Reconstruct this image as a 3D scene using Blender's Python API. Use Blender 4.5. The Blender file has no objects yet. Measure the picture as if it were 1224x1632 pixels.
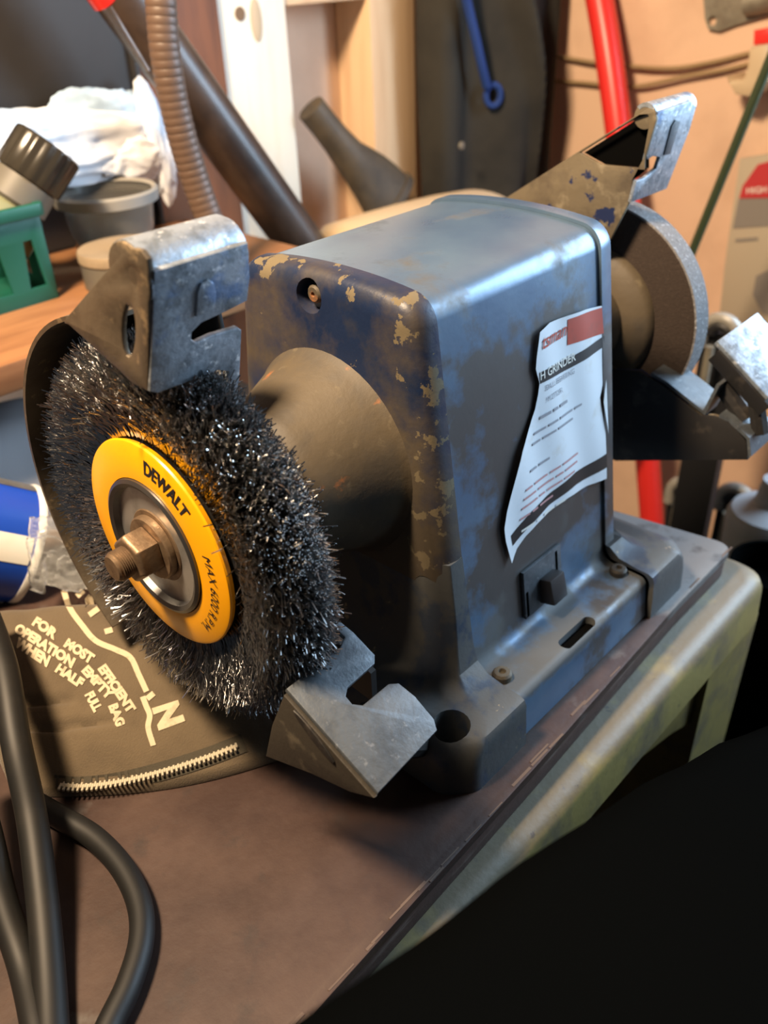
import bpy, bmesh, math, random
import numpy as np
from mathutils import Vector, Matrix, Euler, noise
from mathutils.bvhtree import BVHTree
PI = math.pi
random.seed(7)
SC = bpy.context.scene
COL = SC.collection

# ------------------------------------------------------------------ camera
F_PX, W_PX, H_PX = 1383.8, 1224, 1632
CAM_LOC = Vector((-0.26047, -0.27275, 0.33278))
CAM_ROT = Euler((0.99824, 0.0362, -0.82698), 'XYZ')
cd = bpy.data.cameras.new('camera')
cam = bpy.data.objects.new('camera', cd)
COL.objects.link(cam)
cam.location, cam.rotation_euler = CAM_LOC, CAM_ROT
cd.sensor_fit = 'VERTICAL'
cd.sensor_height = 36.0
cd.lens = F_PX * 36.0 / H_PX
cd.clip_start = 0.005
cd.dof.use_dof = True
cd.dof.focus_distance = 0.37
cd.dof.aperture_fstop = 9.0
SC.camera = cam
CR = CAM_ROT.to_matrix()

# ------------------------------------------------------------------ light and exposure
SC.view_settings.view_transform = 'Standard'
SC.view_settings.look = 'None'
SC.view_settings.gamma = 1.0
SC.view_settings.use_curve_mapping = False
SC.view_settings.exposure = 0.0
w = bpy.data.worlds.new('world')
SC.world = w
w.use_nodes = True
w.node_tree.nodes['Background'].inputs[0].default_value = (0.75, 0.85, 1.0, 1)
w.node_tree.nodes['Background'].inputs[1].default_value = 0.05


def area(name, loc, target, size, power, color, sy=None, spread=PI):
    l = bpy.data.lights.new(name, 'AREA')
    l.shape = 'RECTANGLE'
    l.size, l.size_y = size, sy or size
    l.energy, l.color = power, color
    l.spread = spread
    o = bpy.data.objects.new(name, l)
    COL.objects.link(o)
    o.location = loc
    o.rotation_euler = (Vector(target) - Vector(loc)).to_track_quat('-Z', 'Y').to_euler()
    return o


WARM = (1.0, 0.74, 0.48)
COOL = (0.55, 0.77, 1.0)
area('ceiling_lamp_light', (-0.36, 0.10, 0.84), (0.25, 0.34, 0.12), 0.14, 25.0, WARM)
area('window_light', (0.87, -0.38, 0.46), (0.05, -0.02, 0.12), 0.50, 20.0, COOL, 0.55)
area('doorway_light', (1.05, -1.30, 0.22), (0.05, -0.05, 0.15), 1.3, 14.0, COOL, 1.25)


# ------------------------------------------------------------------ helpers
def at(px, py, axis, val):
    """point where the sight line of a photo pixel meets the plane axis = val"""
    d = CR @ Vector(((px - W_PX / 2) / F_PX, -(py - H_PX / 2) / F_PX, -1.0))
    i = 'xyz'.index(axis)
    t = (val - CAM_LOC[i]) / d[i]
    return CAM_LOC + d * t


def sight(px, py):
    return (CR @ Vector(((px - W_PX / 2) / F_PX, -(py - H_PX / 2) / F_PX, -1.0))).normalized()


def link(name, me, m=None, parent=None, smooth=35):
    if smooth and len(me.polygons):
        me.shade_smooth()
        me.set_sharp_from_angle(angle=math.radians(smooth))
    o = bpy.data.objects.new(name, me)
    COL.objects.link(o)
    if m is not None:
        me.materials.clear()
        me.materials.append(m)
    if parent is not None:
        o.parent = parent
        o.matrix_parent_inverse = Matrix.Translation(-parent.location)
    return o


def thing(name, label, cat, loc=(0, 0, 0), group=None):
    o = bpy.data.objects.new(name, None)
    COL.objects.link(o)
    o.location = loc
    o.empty_display_size = 0.02
    return tag(o, label, cat, group)


def tag(o, label, cat, group=None):
    o['label'], o['category'] = label, cat
    if group:
        o['group'] = group
    return o


def struct(o):
    o['kind'] = 'structure'
    return o


def mesh_of(verts, faces):
    me = bpy.data.meshes.new('m')
    me.from_pydata([tuple(v) for v in verts], [], [tuple(f) for f in faces])
    me.validate()
    bm = bmesh.new()
    bm.from_mesh(me)
    bmesh.ops.recalc_face_normals(bm, faces=bm.faces)
    bm.to_mesh(me)
    bm.free()
    return me


def bevelled(bm, width, seg=2, angle=30):
    es = [e for e in bm.edges if len(e.link_faces) == 2 and e.calc_face_angle(0) > math.radians(angle)]
    if es and width > 0:
        bmesh.ops.bevel(bm, geom=es, offset=width, segments=seg, profile=0.6, affect='EDGES', clamp_overlap=True)


def bm_mesh(bm):
    me = bpy.data.meshes.new('m')
    bm.to_mesh(me)
    bm.free()
    return me


def box_bm(lo, hi, bev=0.0, seg=2, rot=None):
    bm = bmesh.new()
    bmesh.ops.create_cube(bm, size=1)
    lo, hi = Vector(lo), Vector(hi)
    for v in bm.verts:
        v.co = Vector([(lo[i] + hi[i]) / 2 + v.co[i] * (hi[i] - lo[i]) for i in range(3)])
    bevelled(bm, bev, seg)
    return bm


def box(name, lo, hi, m, parent=None, bev=0.001):
    return link(name, bm_mesh(box_bm(lo, hi, bev)), m, parent)


def frame(o, u, v):
    u, v = Vector(u).normalized(), Vector(v)
    n = u.cross(v).normalized()
    v = n.cross(u)
    return Matrix((u, v, n)).transposed().to_4x4(), Vector(o)


def prism(outline, holes, thick, bev=0.0, mat4=None):
    """flat plate with holes, 2-D outline extruded both ways, edges rounded"""
    cu = bpy.data.curves.new('c', 'CURVE')
    cu.dimensions = '2D'
    cu.fill_mode = 'BOTH'
    for loop in [outline] + list(holes):
        s = cu.splines.new('POLY')
        s.points.add(len(loop) - 1)
        for p, q in zip(s.points, loop):
            p.co = (q[0], q[1], 0, 1)
        s.use_cyclic_u = True
    cu.extrude = max(thick / 2 - bev, 1e-5)
    cu.bevel_depth = bev
    cu.bevel_resolution = 1
    cu.offset = -bev
    o = bpy.data.objects.new('c', cu)
    COL.objects.link(o)
    dg = bpy.context.evaluated_depsgraph_get()
    me = bpy.data.meshes.new_from_object(o.evaluated_get(dg))
    bpy.data.objects.remove(o)
    bpy.data.curves.remove(cu)
    bm = bmesh.new()
    bm.from_mesh(me)
    bmesh.ops.remove_doubles(bm, verts=bm.verts, dist=1e-6)
    bmesh.ops.recalc_face_normals(bm, faces=bm.faces)
    bm.to_mesh(me)
    bm.free()
    if mat4 is not None:
        me.transform(mat4)
    return me


def plane_plate(name, pts3, holes3, thick, n, m, parent=None, bev=0.0006, rad=None):
    """plate from 3-D points lying (nearly) in the plane through pts3[0] with normal n"""
    n = Vector(n).normalized()
    o = Vector(pts3[0])
    u = (Vector(pts3[1]) - o)
    u = (u - n * u.dot(n)).normalized()
    v = n.cross(u)
    M = Matrix((u, v, n)).transposed().to_4x4()
    M.translation = o
    f = lambda L: [((Vector(p) - o).dot(u), (Vector(p) - o).dot(v)) for p in L]
    out = f(pts3)
    if rad:
        out = fillet(out, rad)
    return link(name, prism(out, [f(h) for h in holes3], thick, bev, M), m, parent)


def fillet(pts, rads, seg=6, closed=True):
    n = len(pts)
    if not hasattr(rads, '__len__'):
        rads = [rads] * n
    out = []
    for i, p in enumerate(pts):
        p = Vector(p)
        if (not closed and i in (0, n - 1)) or rads[i] <= 0:
            out.append(p)
            continue
        a, b = Vector(pts[i - 1]) - p, Vector(pts[(i + 1) % n]) - p
        la, lb = a.length, b.length
        a, b = a / la, b / lb
        ang = a.angle(b)
        if ang > PI - 0.02:
            out.append(p)
            continue
        t = min(rads[i] / math.tan(ang / 2), la * 0.49, lb * 0.49)
        r = t * math.tan(ang / 2)
        c = p + (a + b).normalized() * (r / math.sin(ang / 2))
        s, e = p + a * t - c, p + b * t - c
        for k in range(seg + 1):
            f = k / seg
            th = s.angle(e)
            w0 = math.sin((1 - f) * th) / math.sin(th)
            w1 = math.sin(f * th) / math.sin(th)
            out.append(c + s * w0 + e * w1)
    return out


def oval(c, a, b, n=16, rot=0.0):
    return [(c[0] + a * math.cos(t) * math.cos(rot) - b * math.sin(t) * math.sin(rot),
             c[1] + a * math.cos(t) * math.sin(rot) + b * math.sin(t) * math.cos(rot))
            for t in [2 * PI * k / n for k in range(n)]]


def lathe(prof, o, axis, n=48, cap=True):
    """prof: list of (distance along axis, radius)"""
    axis = Vector(axis).normalized()
    h = Vector((0, 0, 1)) if abs(axis.z) < 0.9 else Vector((0, 1, 0))
    u = axis.cross(h).normalized()
    v = axis.cross(u)
    o = Vector(o)
    V, F = [], []
    for (d, r) in prof:
        for k in range(n):
            t = 2 * PI * k / n
            V.append(o + axis * d + (u * math.cos(t) + v * math.sin(t)) * r)
    for i in range(len(prof) - 1):
        for k in range(n):
            k2 = (k + 1) % n
            F.append((i * n + k, i * n + k2, (i + 1) * n + k2, (i + 1) * n + k))
    if cap:
        F.append(tuple(range(n)))
        F.append(tuple((len(prof) - 1) * n + k for k in range(n)))
    return mesh_of(V, F)


def spline(pts, n=8):
    """Catmull-Rom through points"""
    P = [Vector(p) for p in pts]
    P = [P[0] * 2 - P[1]] + P + [P[-1] * 2 - P[-2]]
    out = []
    for i in range(1, len(P) - 2):
        p0, p1, p2, p3 = P[i - 1:i + 3]
        for k in range(n):
            t = k / n
            out.append(0.5 * ((2 * p1) + (p2 - p0) * t + (2 * p0 - 5 * p1 + 4 * p2 - p3) * t * t + (3 * p1 - p0 - 3 * p2 + p3) * t ** 3))
    out.append(P[-2])
    return out


def tube(path, rad, n=12, cap=True, flat=1.0, up=None):
    """rad: number or function of the fraction along the path"""
    P = [Vector(p) for p in path]
    V, F = [], []
    prev = None
    L = len(P)
    for i, p in enumerate(P):
        t = (P[min(i + 1, L - 1)] - P[max(i - 1, 0)]).normalized()
        if prev is None:
            h = Vector(up) if up else (Vector((0, 0, 1)) if abs(t.z) < 0.9 else Vector((1, 0, 0)))
            u = t.cross(h).normalized()
        else:
            u = (prev - t * prev.dot(t)).normalized()
        prev = u
        v = t.cross(u)
        r = rad(i / (L - 1)) if callable(rad) else rad
        ru, rv = r if isinstance(r, tuple) else (r, r * flat)
        for k in range(n):
            a = 2 * PI * k / n
            V.append(p + u * math.cos(a) * ru + v * math.sin(a) * rv)
    for i in range(L - 1):
        for k in range(n):
            k2 = (k + 1) % n
            F.append((i * n + k, i * n + k2, (i + 1) * n + k2, (i + 1) * n + k))
    if cap:
        F.append(tuple(range(n)))
        F.append(tuple((L - 1) * n + k for k in range(n)))
    return mesh_of(V, F)


def loft(loops, cap=True):
    n = len(loops[0])
    V = [p for L in loops for p in L]
    F = []
    for i in range(len(loops) - 1):
        for k in range(n):
            k2 = (k + 1) % n
            F.append((i * n + k, i * n + k2, (i + 1) * n + k2, (i + 1) * n + k))
    if cap:
        F.append(tuple(range(n)))
        F.append(tuple((len(loops) - 1) * n + k for k in range(n)))
    return mesh_of(V, F)


def cut(o, me_cutter):
    c = bpy.data.objects.new('cutter', me_cutter)
    COL.objects.link(c)
    md = o.modifiers.new('b', 'BOOLEAN')
    md.operation = 'DIFFERENCE'
    md.object = c
    md.solver = 'EXACT'
    dg = bpy.context.evaluated_depsgraph_get()
    me = bpy.data.meshes.new_from_object(o.evaluated_get(dg))
    o.modifiers.clear()
    o.data = me
    bpy.data.objects.remove(c)
    me.set_sharp_from_angle(angle=math.radians(35))


def join(meshes):
    bm = bmesh.new()
    for me in meshes:
        bm.from_mesh(me)
    return bm_mesh(bm)


def letters(s, size, bold=0.0, shear=0.0, depth=0.0):
    """flat triangulated text, (verts2d, faces), baseline at y = 0, starts at x = 0"""
    cu = bpy.data.curves.new('t', 'FONT')
    cu.body = s
    cu.size = size
    cu.offset = bold * size
    cu.shear = shear
    cu.resolution_u = 3
    o = bpy.data.objects.new('t', cu)
    COL.objects.link(o)
    dg = bpy.context.evaluated_depsgraph_get()
    me = bpy.data.meshes.new_from_object(o.evaluated_get(dg))
    bpy.data.objects.remove(o)
    bm = bmesh.new()
    bm.from_mesh(me)
    bmesh.ops.triangulate(bm, faces=bm.faces)
    bm.verts.index_update()
    V = [(v.co.x, v.co.y) for v in bm.verts]
    Fc = [tuple(v.index for v in f.verts) for f in bm.faces]
    bm.free()
    bpy.data.meshes.remove(me)
    return V, Fc


def raw_mesh(V, F):
    me = bpy.data.meshes.new('m')
    me.from_pydata([tuple(v) for v in V], [], F)
    return me


# ------------------------------------------------------------------ materials
def mat(name, color, rough=0.5, metal=0.0, layers=(), bump=0.0, bump_scale=200, alpha=1.0, trans=0.0,
        rough_var=0.0, spec=0.5, ior=1.45, space='Object', sheen=0.0):
    """layers: dicts color, scale, lo, hi, detail, stretch, rough, metal, axis mask (axis, a, b)"""
    m = bpy.data.materials.new(name)
    m.use_nodes = True
    nt = m.node_tree
    N, L = nt.nodes, nt.links
    b = N['Principled BSDF']
    tc = N.new('ShaderNodeTexCoord')
    src = tc.outputs[space]

    def noise_node(scale, detail, stretch=None, seed=0.0, dist=0.0):
        mp = N.new('ShaderNodeMapping')
        mp.inputs['Location'].default_value = (seed, seed * 1.7, seed * 0.6)
        if stretch:
            mp.inputs['Scale'].default_value = stretch
        L.new(src, mp.inputs[0])
        nz = N.new('ShaderNodeTexNoise')
        nz.inputs['Scale'].default_value = scale
        nz.inputs['Detail'].default_value = detail
        nz.inputs['Roughness'].default_value = 0.6
        nz.inputs['Distortion'].default_value = dist
        L.new(mp.outputs[0], nz.inputs['Vector'])
        return nz.outputs['Fac']

    def mapr(v, lo, hi, a=0.0, c=1.0):
        r = N.new('ShaderNodeMapRange')
        r.inputs[1].default_value, r.inputs[2].default_value = lo, hi
        r.inputs[3].default_value, r.inputs[4].default_value = a, c
        L.new(v, r.inputs[0])
        return r.outputs[0]

    def math_(op, a, c):
        n = N.new('ShaderNodeMath')
        n.operation = op
        for k, x in enumerate((a, c)):
            if isinstance(x, (int, float)):
                n.inputs[k].default_value = x
            else:
                L.new(x, n.inputs[k])
        return n.outputs[0]

    col = None
    rgb = N.new('ShaderNodeRGB')
    rgb.outputs[0].default_value = (*color, 1)
    col = rgb.outputs[0]
    rg, mt = rough, metal
    for i, ly in enumerate(layers):
        fac = noise_node(ly.get('scale', 30), ly.get('detail', 6), ly.get('stretch'), ly.get('seed', i * 3.1 + 1), ly.get('dist', 0))
        if 'axis' in ly:          # more (or less) of this layer towards one side of the thing
            sx = N.new('ShaderNodeSeparateXYZ')
            L.new(src, sx.inputs[0])
            for (ax, a, c, amt) in ly['axis']:
                v = sx.outputs['XYZ'.index(ax.upper()[-1])]
                if ax.startswith('|'):
                    v = math_('ABSOLUTE', v, 0)
                fac = math_('ADD', fac, mapr(v, a, c, 0, amt))
        fac = mapr(fac, ly.get('lo', 0.45), ly.get('hi', 0.6), 0, ly.get('max', 1.0))
        mx = N.new('ShaderNodeMix')
        mx.data_type = 'RGBA'
        L.new(fac, mx.inputs['Factor'])
        L.new(col, mx.inputs['A'])
        mx.inputs['B'].default_value = (*ly['color'], 1)
        col = mx.outputs['Result']
        for key in ('rough', 'metal'):
            if key in ly:
                mf = N.new('ShaderNodeMix')
                L.new(fac, mf.inputs['Factor'])
                cur = rg if key == 'rough' else mt
                if isinstance(cur, float) or isinstance(cur, int):
                    mf.inputs['A'].default_value = cur
                else:
                    L.new(cur, mf.inputs['A'])
                mf.inputs['B'].default_value = ly[key]
                if key == 'rough':
                    rg = mf.outputs['Result']
                else:
                    mt = mf.outputs['Result']
    L.new(col, b.inputs['Base Color'])
    for val, key in ((rg, 'Roughness'), (mt, 'Metallic')):
        if isinstance(val, (int, float)):
            b.inputs[key].default_value = val
        else:
            L.new(val, b.inputs[key])
    b.inputs['IOR'].default_value = ior
    b.inputs['Specular IOR Level'].default_value = spec
    b.inputs['Transmission Weight'].default_value = trans
    b.inputs['Alpha'].default_value = alpha
    if sheen:
        b.inputs['Sheen Weight'].default_value = sheen
    if bump:
        bp = N.new('ShaderNodeBump')
        bp.inputs['Strength'].default_value = 1.0
        bp.inputs['Distance'].default_value = bump
        L.new(noise_node(bump_scale, 5, None, 9.3), bp.inputs['Height'])
        L.new(bp.outputs[0], b.inputs['Normal'])
    return m


def ly(color, scale, lo, hi, **k):
    d = dict(color=color, scale=scale, lo=lo, hi=hi)
    d.update(k)
    return d


DUST = (0.20, 0.135, 0.075)
BEIGE = (0.42, 0.32, 0.19)
M = {}
M['shell'] = mat('blue_enamel', (0.060, 0.105, 0.19), 0.26, 0.25, [
    ly((0.125, 0.20, 0.275), 16, 0.25, 0.75, max=0.8, rough=0.34),
    ly((0.052, 0.039, 0.025), 26, 0.555, 0.66, axis=[('Z', 0.20, 0.14, 0.17), ('X', 0.0, 0.08, 0.05), ('Z', 0.075, 0.045, -0.14), ('Y', -0.050, -0.045, -0.3)], max=0.85, rough=0.42, metal=0.0),  # brown grime; its diagonal spread also paints in the dark reflection on the front
    ly((0.080, 0.080, 0.076), 30, 0.56, 0.70, axis=[('Z', 0.060, 0.024, 0.20), ('Z', 0.024, 0.018, -0.2)], max=0.92, rough=0.65, metal=0.0),
    ly((0.25, 0.20, 0.14), 160, 0.70, 0.74, max=0.6)], bump=0.00008, bump_scale=160)
M['cap'] = mat('chipped_navy_enamel', (0.010, 0.020, 0.056), 0.36, 0.0, [
    ly((0.075, 0.058, 0.036), 20, 0.46, 0.66, max=0.92, rough=0.62, axis=[('Z', 0.185, 0.12, 0.22)]),
    ly((0.035, 0.036, 0.042), 60, 0.52, 0.72, max=0.6),
    ly((0.135, 0.108, 0.064), 85, 0.675, 0.690, axis=[('Y', -0.042, -0.055, 0.115), ('Z', 0.206, 0.217, 0.12)], rough=0.8)], bump=0.0002, bump_scale=190)
M['boss'] = mat('dusty_cast_iron', (0.085, 0.066, 0.042), 0.62, 0.0, [
    ly((0.05, 0.045, 0.04), 40, 0.45, 0.7, max=0.7),
    ly((0.17, 0.14, 0.09), 90, 0.62, 0.74, max=0.6),
    ly((0.30, 0.11, 0.035), 60, 0.66, 0.72, max=0.7)], bump=0.0003, bump_scale=150)
M['galv'] = mat('spotted_zinc', (0.33, 0.38, 0.44), 0.42, 0.55, [
    ly((0.15, 0.17, 0.19), 150, 0.46, 0.62, max=0.85, rough=0.55),
    ly((0.72, 0.76, 0.80), 240, 0.60, 0.68, rough=0.4),
    ly((0.10, 0.20, 0.42), 40, 0.58, 0.66, max=0.6),
    ly((0.10, 0.08, 0.06), 60, 0.66, 0.72, max=0.7)], bump=0.0003, bump_scale=420)
M['brownplate'] = mat('tarnished_steel', (0.13, 0.105, 0.075), 0.5, 0.45, [
    ly((0.07, 0.055, 0.04), 55, 0.45, 0.65, max=0.8),
    ly((0.36, 0.27, 0.16), 110, 0.60, 0.70, max=0.8, axis=[('Y', -0.02, -0.05, 0.08)])], bump=0.0002, bump_scale=300)
M['guard_black'] = mat('black_guard_paint', (0.018, 0.017, 0.017), 0.5, 0.1, [
    ly((0.12, 0.10, 0.08), 60, 0.55, 0.75, max=0.6)], bump=0.0001)
M['chipplate'] = mat('beige_worn_blue_plate', (0.135, 0.110, 0.072), 0.6, 0.2, [
    ly((0.07, 0.055, 0.04), 45, 0.48, 0.64, max=0.7),
    ly((0.24, 0.205, 0.14), 60, 0.54, 0.62, max=0.7),
    ly((0.02, 0.03, 0.085), 48, 0.565, 0.59, rough=0.35, seed=5.3)], bump=0.0004, bump_scale=140)
M['rest'] = mat('grey_worn_steel', (0.085, 0.098, 0.112), 0.5, 0.25, [
    ly((0.045, 0.052, 0.060), 90, 0.45, 0.65, max=0.7),
    ly((0.19, 0.20, 0.21), 260, 0.60, 0.70, max=0.7),
    ly((0.45, 0.47, 0.48), 120, 0.74, 0.76)], bump=0.00025, bump_scale=350)
M['gusset'] = mat('dirty_brown_black_steel', (0.035, 0.030, 0.023), 0.6, 0.1, [ly((0.10, 0.085, 0.06), 55, 0.56, 0.68, max=0.8)], bump=0.0003)
M['foot'] = mat('scuffed_grey_blue', (0.075, 0.078, 0.078), 0.55, 0.1, [
    ly((0.035, 0.05, 0.08), 35, 0.52, 0.6, max=0.9, rough=0.4),
    ly(BEIGE, 70, 0.665, 0.69, max=0.8)], bump=0.0002)
M['yellow'] = mat('yellow_lacquer', (0.90, 0.40, 0.004), 0.32, 0.0, bump=0.00003)
M['chrome'] = mat('bright_steel', (0.55, 0.55, 0.54), 0.34, 0.8, [ly((0.22, 0.21, 0.19), 50, 0.45, 0.7, max=0.7, rough=0.4)])
M['steel_dark'] = mat('dark_steel', (0.16, 0.16, 0.16), 0.35, 0.9)
M['brass'] = mat('rusty_brown_steel', (0.27, 0.19, 0.12), 0.45, 0.7, [ly((0.12, 0.075, 0.045), 120, 0.45, 0.65, max=0.8, rough=0.6)], bump=0.00015, bump_scale=500)
M['wire'] = mat('wire_steel', (0.48, 0.48, 0.48), 0.21, 1.0)
M['wirecore'] = mat('wire_core', (0.02, 0.018, 0.016), 0.7, 0.3)
M['stone'] = mat('brown_abrasive', (0.030, 0.020, 0.015), 0.9, 0.0, [ly((0.05, 0.035, 0.027), 500, 0.5, 0.7, max=0.6)], bump=0.0006, bump_scale=900)
M['stonerim'] = mat('grey_abrasive_rim', (0.17, 0.165, 0.165), 0.9, 0.0, [ly((0.36, 0.36, 0.37), 500, 0.55, 0.65), ly((0.08, 0.07, 0.06), 300, 0.6, 0.7)], bump=0.0008, bump_scale=900)
M['black'] = mat('black_print', (0.012, 0.012, 0.014), 0.5)
M['hole'] = mat('black_cavity_shade', (0.003, 0.003, 0.003), 0.9, spec=0.0)  # near black standing in for shade inside slots and hollows
M['faint'] = mat('orange_print', (0.62, 0.22, 0.004), 0.45)
M['paper'] = mat('white_sticker', (0.66, 0.70, 0.74), 0.5, 0.0, [ly((0.50, 0.46, 0.38), 50, 0.58, 0.75, max=0.6)])
M['red'] = mat('label_red', (0.42, 0.06, 0.035), 0.45, 0.0, [ly((0.25, 0.06, 0.04), 90, 0.5, 0.7, max=0.6)])
M['greyink'] = mat('grey_ink', (0.28, 0.28, 0.31), 0.6)
M['redink'] = mat('pink_ink', (0.48, 0.25, 0.25), 0.6)
M['board'] = mat('brown_board', (0.030, 0.0125, 0.008), 0.62, 0.0, [
    ly((0.062, 0.034, 0.024), 18, 0.46, 0.66, max=0.8),
    ly((0.13, 0.125, 0.12), 11, 0.62, 0.72, max=0.9, axis=[('X', 0.06, 0.22, 0.26)]),  # grey dust, gathered at the far end to paint in the window light
    ly((0.02, 0.012, 0.010), 60, 0.58, 0.72, max=0.7)], bump=0.0003, bump_scale=120)
M['splinter'] = mat('pale_splinters', (0.10, 0.068, 0.052), 0.8)
M['boardedge'] = mat('board_edge', (0.065, 0.034, 0.026), 0.7, 0.0, [
    ly((0.16, 0.12, 0.10), 70, 0.56, 0.70, stretch=(0.3, 1, 4), max=0.8)], bump=0.0004, bump_scale=120)
M['stool'] = mat('yellowed_plastic', (0.215, 0.17, 0.058), 0.5, 0.0, [
    ly((0.095, 0.080, 0.06), 24, 0.46, 0.66, max=0.85, axis=[('Z', -0.028, -0.021, 0.17)]),
    ly((0.05, 0.04, 0.035), 130, 0.66, 0.72, max=0.8)], bump=0.0003, bump_scale=120)
M['bagcloth'] = mat('brown_cloth', (0.108, 0.080, 0.047), 0.9, 0.0, [ly((0.072, 0.053, 0.032), 40, 0.45, 0.7, max=0.7)], bump=0.0004, bump_scale=1300, sheen=0.2)
M['bagtrim'] = mat('dark_tape', (0.055, 0.047, 0.032), 0.9, bump=0.0003, bump_scale=1300)
M['bagprint'] = mat('cream_print', (0.50, 0.42, 0.29), 0.8, 0.0, [ly((0.25, 0.20, 0.13), 150, 0.55, 0.7, max=0.6)])
M['zinc_teeth'] = mat('zip_teeth', (0.50, 0.45, 0.34), 0.5, 0.4)
M['rubber'] = mat('black_rubber', (0.006, 0.0063, 0.0063), 0.55, 0.0, [ly((0.017, 0.0145, 0.0115), 30, 0.5, 0.7, max=0.6)])
M['clear'] = mat('clear_plastic', (0.93, 0.95, 0.95), 0.12, 0.0, trans=0.9, ior=1.35)
M['canblue'] = mat('can_blue', (0.012, 0.06, 0.42), 0.28)
M['canwhite'] = mat('can_white', (0.75, 0.74, 0.68), 0.35)
M['green'] = mat('green_plastic', (0.006, 0.085, 0.056), 0.45, 0.0, [ly((0.02, 0.09, 0.06), 20, 0.5, 0.7, max=0.5)])
M['palegreen'] = mat('pale_green_plastic', (0.20, 0.21, 0.12), 0.45)
M['greyplastic'] = mat('grey_plastic', (0.13, 0.122, 0.10), 0.5, 0.0, [ly((0.12, 0.11, 0.10), 40, 0.5, 0.7)])
M['blackcap'] = mat('black_gloss_plastic', (0.03, 0.026, 0.02), 0.22)
M['whitebag'] = mat('white_film', (0.80, 0.84, 0.90), 0.30, 0.0, [ly((0.30, 0.48, 0.72), 11, 0.50, 0.62, max=0.8, seed=2.2)])  # blue patches paint in cool light reflected by the white film
M['bluelitfilm'] = mat('film_painted_blue_light', (0.42, 0.58, 0.78), 0.3)  # white film with the cool reflection put into its colour
M['frost'] = mat('frosted_plastic', (0.55, 0.54, 0.51), 0.2, 0.0, trans=0.9, ior=1.2)
M['frostrim'] = mat('milky_plastic', (0.27, 0.255, 0.225), 0.35)
M['tan'] = mat('tan_card', (0.27, 0.21, 0.14), 0.8, 0.0, [ly((0.2, 0.16, 0.11), 30, 0.5, 0.7)])
M['shelf'] = mat('orange_pine', (0.30, 0.14, 0.058), 0.55, 0.0, [ly((0.19, 0.08, 0.032), 16, 0.42, 0.68, stretch=(0.4, 3, 3))])
M['redwood'] = mat('reddish_board', (0.20, 0.072, 0.028), 0.6, 0.0, [ly((0.11, 0.04, 0.018), 14, 0.45, 0.7, stretch=(4, 4, 0.5))])
M['whitewood'] = mat('whitewashed_pine', (0.88, 0.80, 0.66), 0.6, 0.0, [ly((0.80, 0.66, 0.47), 10, 0.52, 0.72, stretch=(4, 4, 0.4), max=0.7)])
M['pine'] = mat('bare_pine', (0.72, 0.51, 0.32), 0.65, 0.0, [ly((0.60, 0.40, 0.24), 12, 0.46, 0.7, stretch=(5, 5, 0.4))])
M['panel'] = mat('tan_hardboard', (0.68, 0.47, 0.33), 0.75, 0.0, [ly((0.58, 0.39, 0.27), 9, 0.48, 0.7), ly((0.28, 0.15, 0.09), 55, 0.72, 0.74, max=0.6)])
M['knot'] = mat('wood_knot', (0.18, 0.11, 0.06), 0.7)
M['floor'] = mat('dark_concrete', (0.035, 0.033, 0.032), 0.9, 0.0, [ly((0.02, 0.02, 0.02), 8, 0.45, 0.7)])
M['bench'] = mat('dark_bench_wood', (0.09, 0.055, 0.035), 0.7, 0.0, [ly((0.05, 0.03, 0.02), 14, 0.45, 0.7)])
M['darkpanel'] = mat('dark_grey_sheet', (0.034, 0.032, 0.033), 0.6, 0.0, [ly((0.024, 0.022, 0.022), 6, 0.42, 0.66)])
M['hose'] = mat('brown_ribbed_vinyl', (0.105, 0.066, 0.047), 0.5)
M['pole'] = mat('dark_stained_pole', (0.055, 0.037, 0.028), 0.35, 0.0, [ly((0.03, 0.02, 0.016), 25, 0.45, 0.65)])
M['redgloss'] = mat('red_paint', (0.66, 0.028, 0.022), 0.35)
M['jacket'] = mat('dark_canvas', (0.026, 0.024, 0.0195), 0.85, 0.0, [ly((0.014, 0.0135, 0.012), 14, 0.42, 0.66)], bump=0.0005, bump_scale=700)
M['bluecord'] = mat('blue_braid', (0.008, 0.035, 0.17), 0.7, bump=0.0004, bump_scale=800)
M['nozzle'] = mat('dusty_grey_brown_plastic', (0.075, 0.058, 0.038), 0.6, 0.0, [ly((0.045, 0.036, 0.026), 30, 0.45, 0.65)])
M['cream'] = mat('cream_plastic', (0.52, 0.40, 0.26), 0.55, 0.0, [ly((0.5, 0.38, 0.24), 22, 0.5, 0.7, max=0.6)])
M['beigecord'] = mat('beige_cord', (0.30, 0.21, 0.11), 0.7)
M['rod'] = mat('dark_green_rod', (0.035, 0.05, 0.022), 0.55)
M['oldmetal'] = mat('dull_grey_metal', (0.24, 0.22, 0.17), 0.5, 0.4, [ly((0.15, 0.12, 0.09), 60, 0.5, 0.7)])
M['card'] = mat('beige_card', (0.42, 0.36, 0.27), 0.7)
M['cardred'] = mat('card_red', (0.45, 0.03, 0.035), 0.6)
M['cardgrey'] = mat('card_grey', (0.22, 0.20, 0.18), 0.6)
M['greycloth'] = mat('grey_cloth', (0.28, 0.28, 0.29), 0.8)
M['darkblack'] = mat('matt_black', (0.0016, 0.0018, 0.0018), 0.95, 0.0, spec=0.0)
M['rust'] = mat('rust', (0.28, 0.10, 0.035), 0.8, bump=0.0003)

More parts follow.
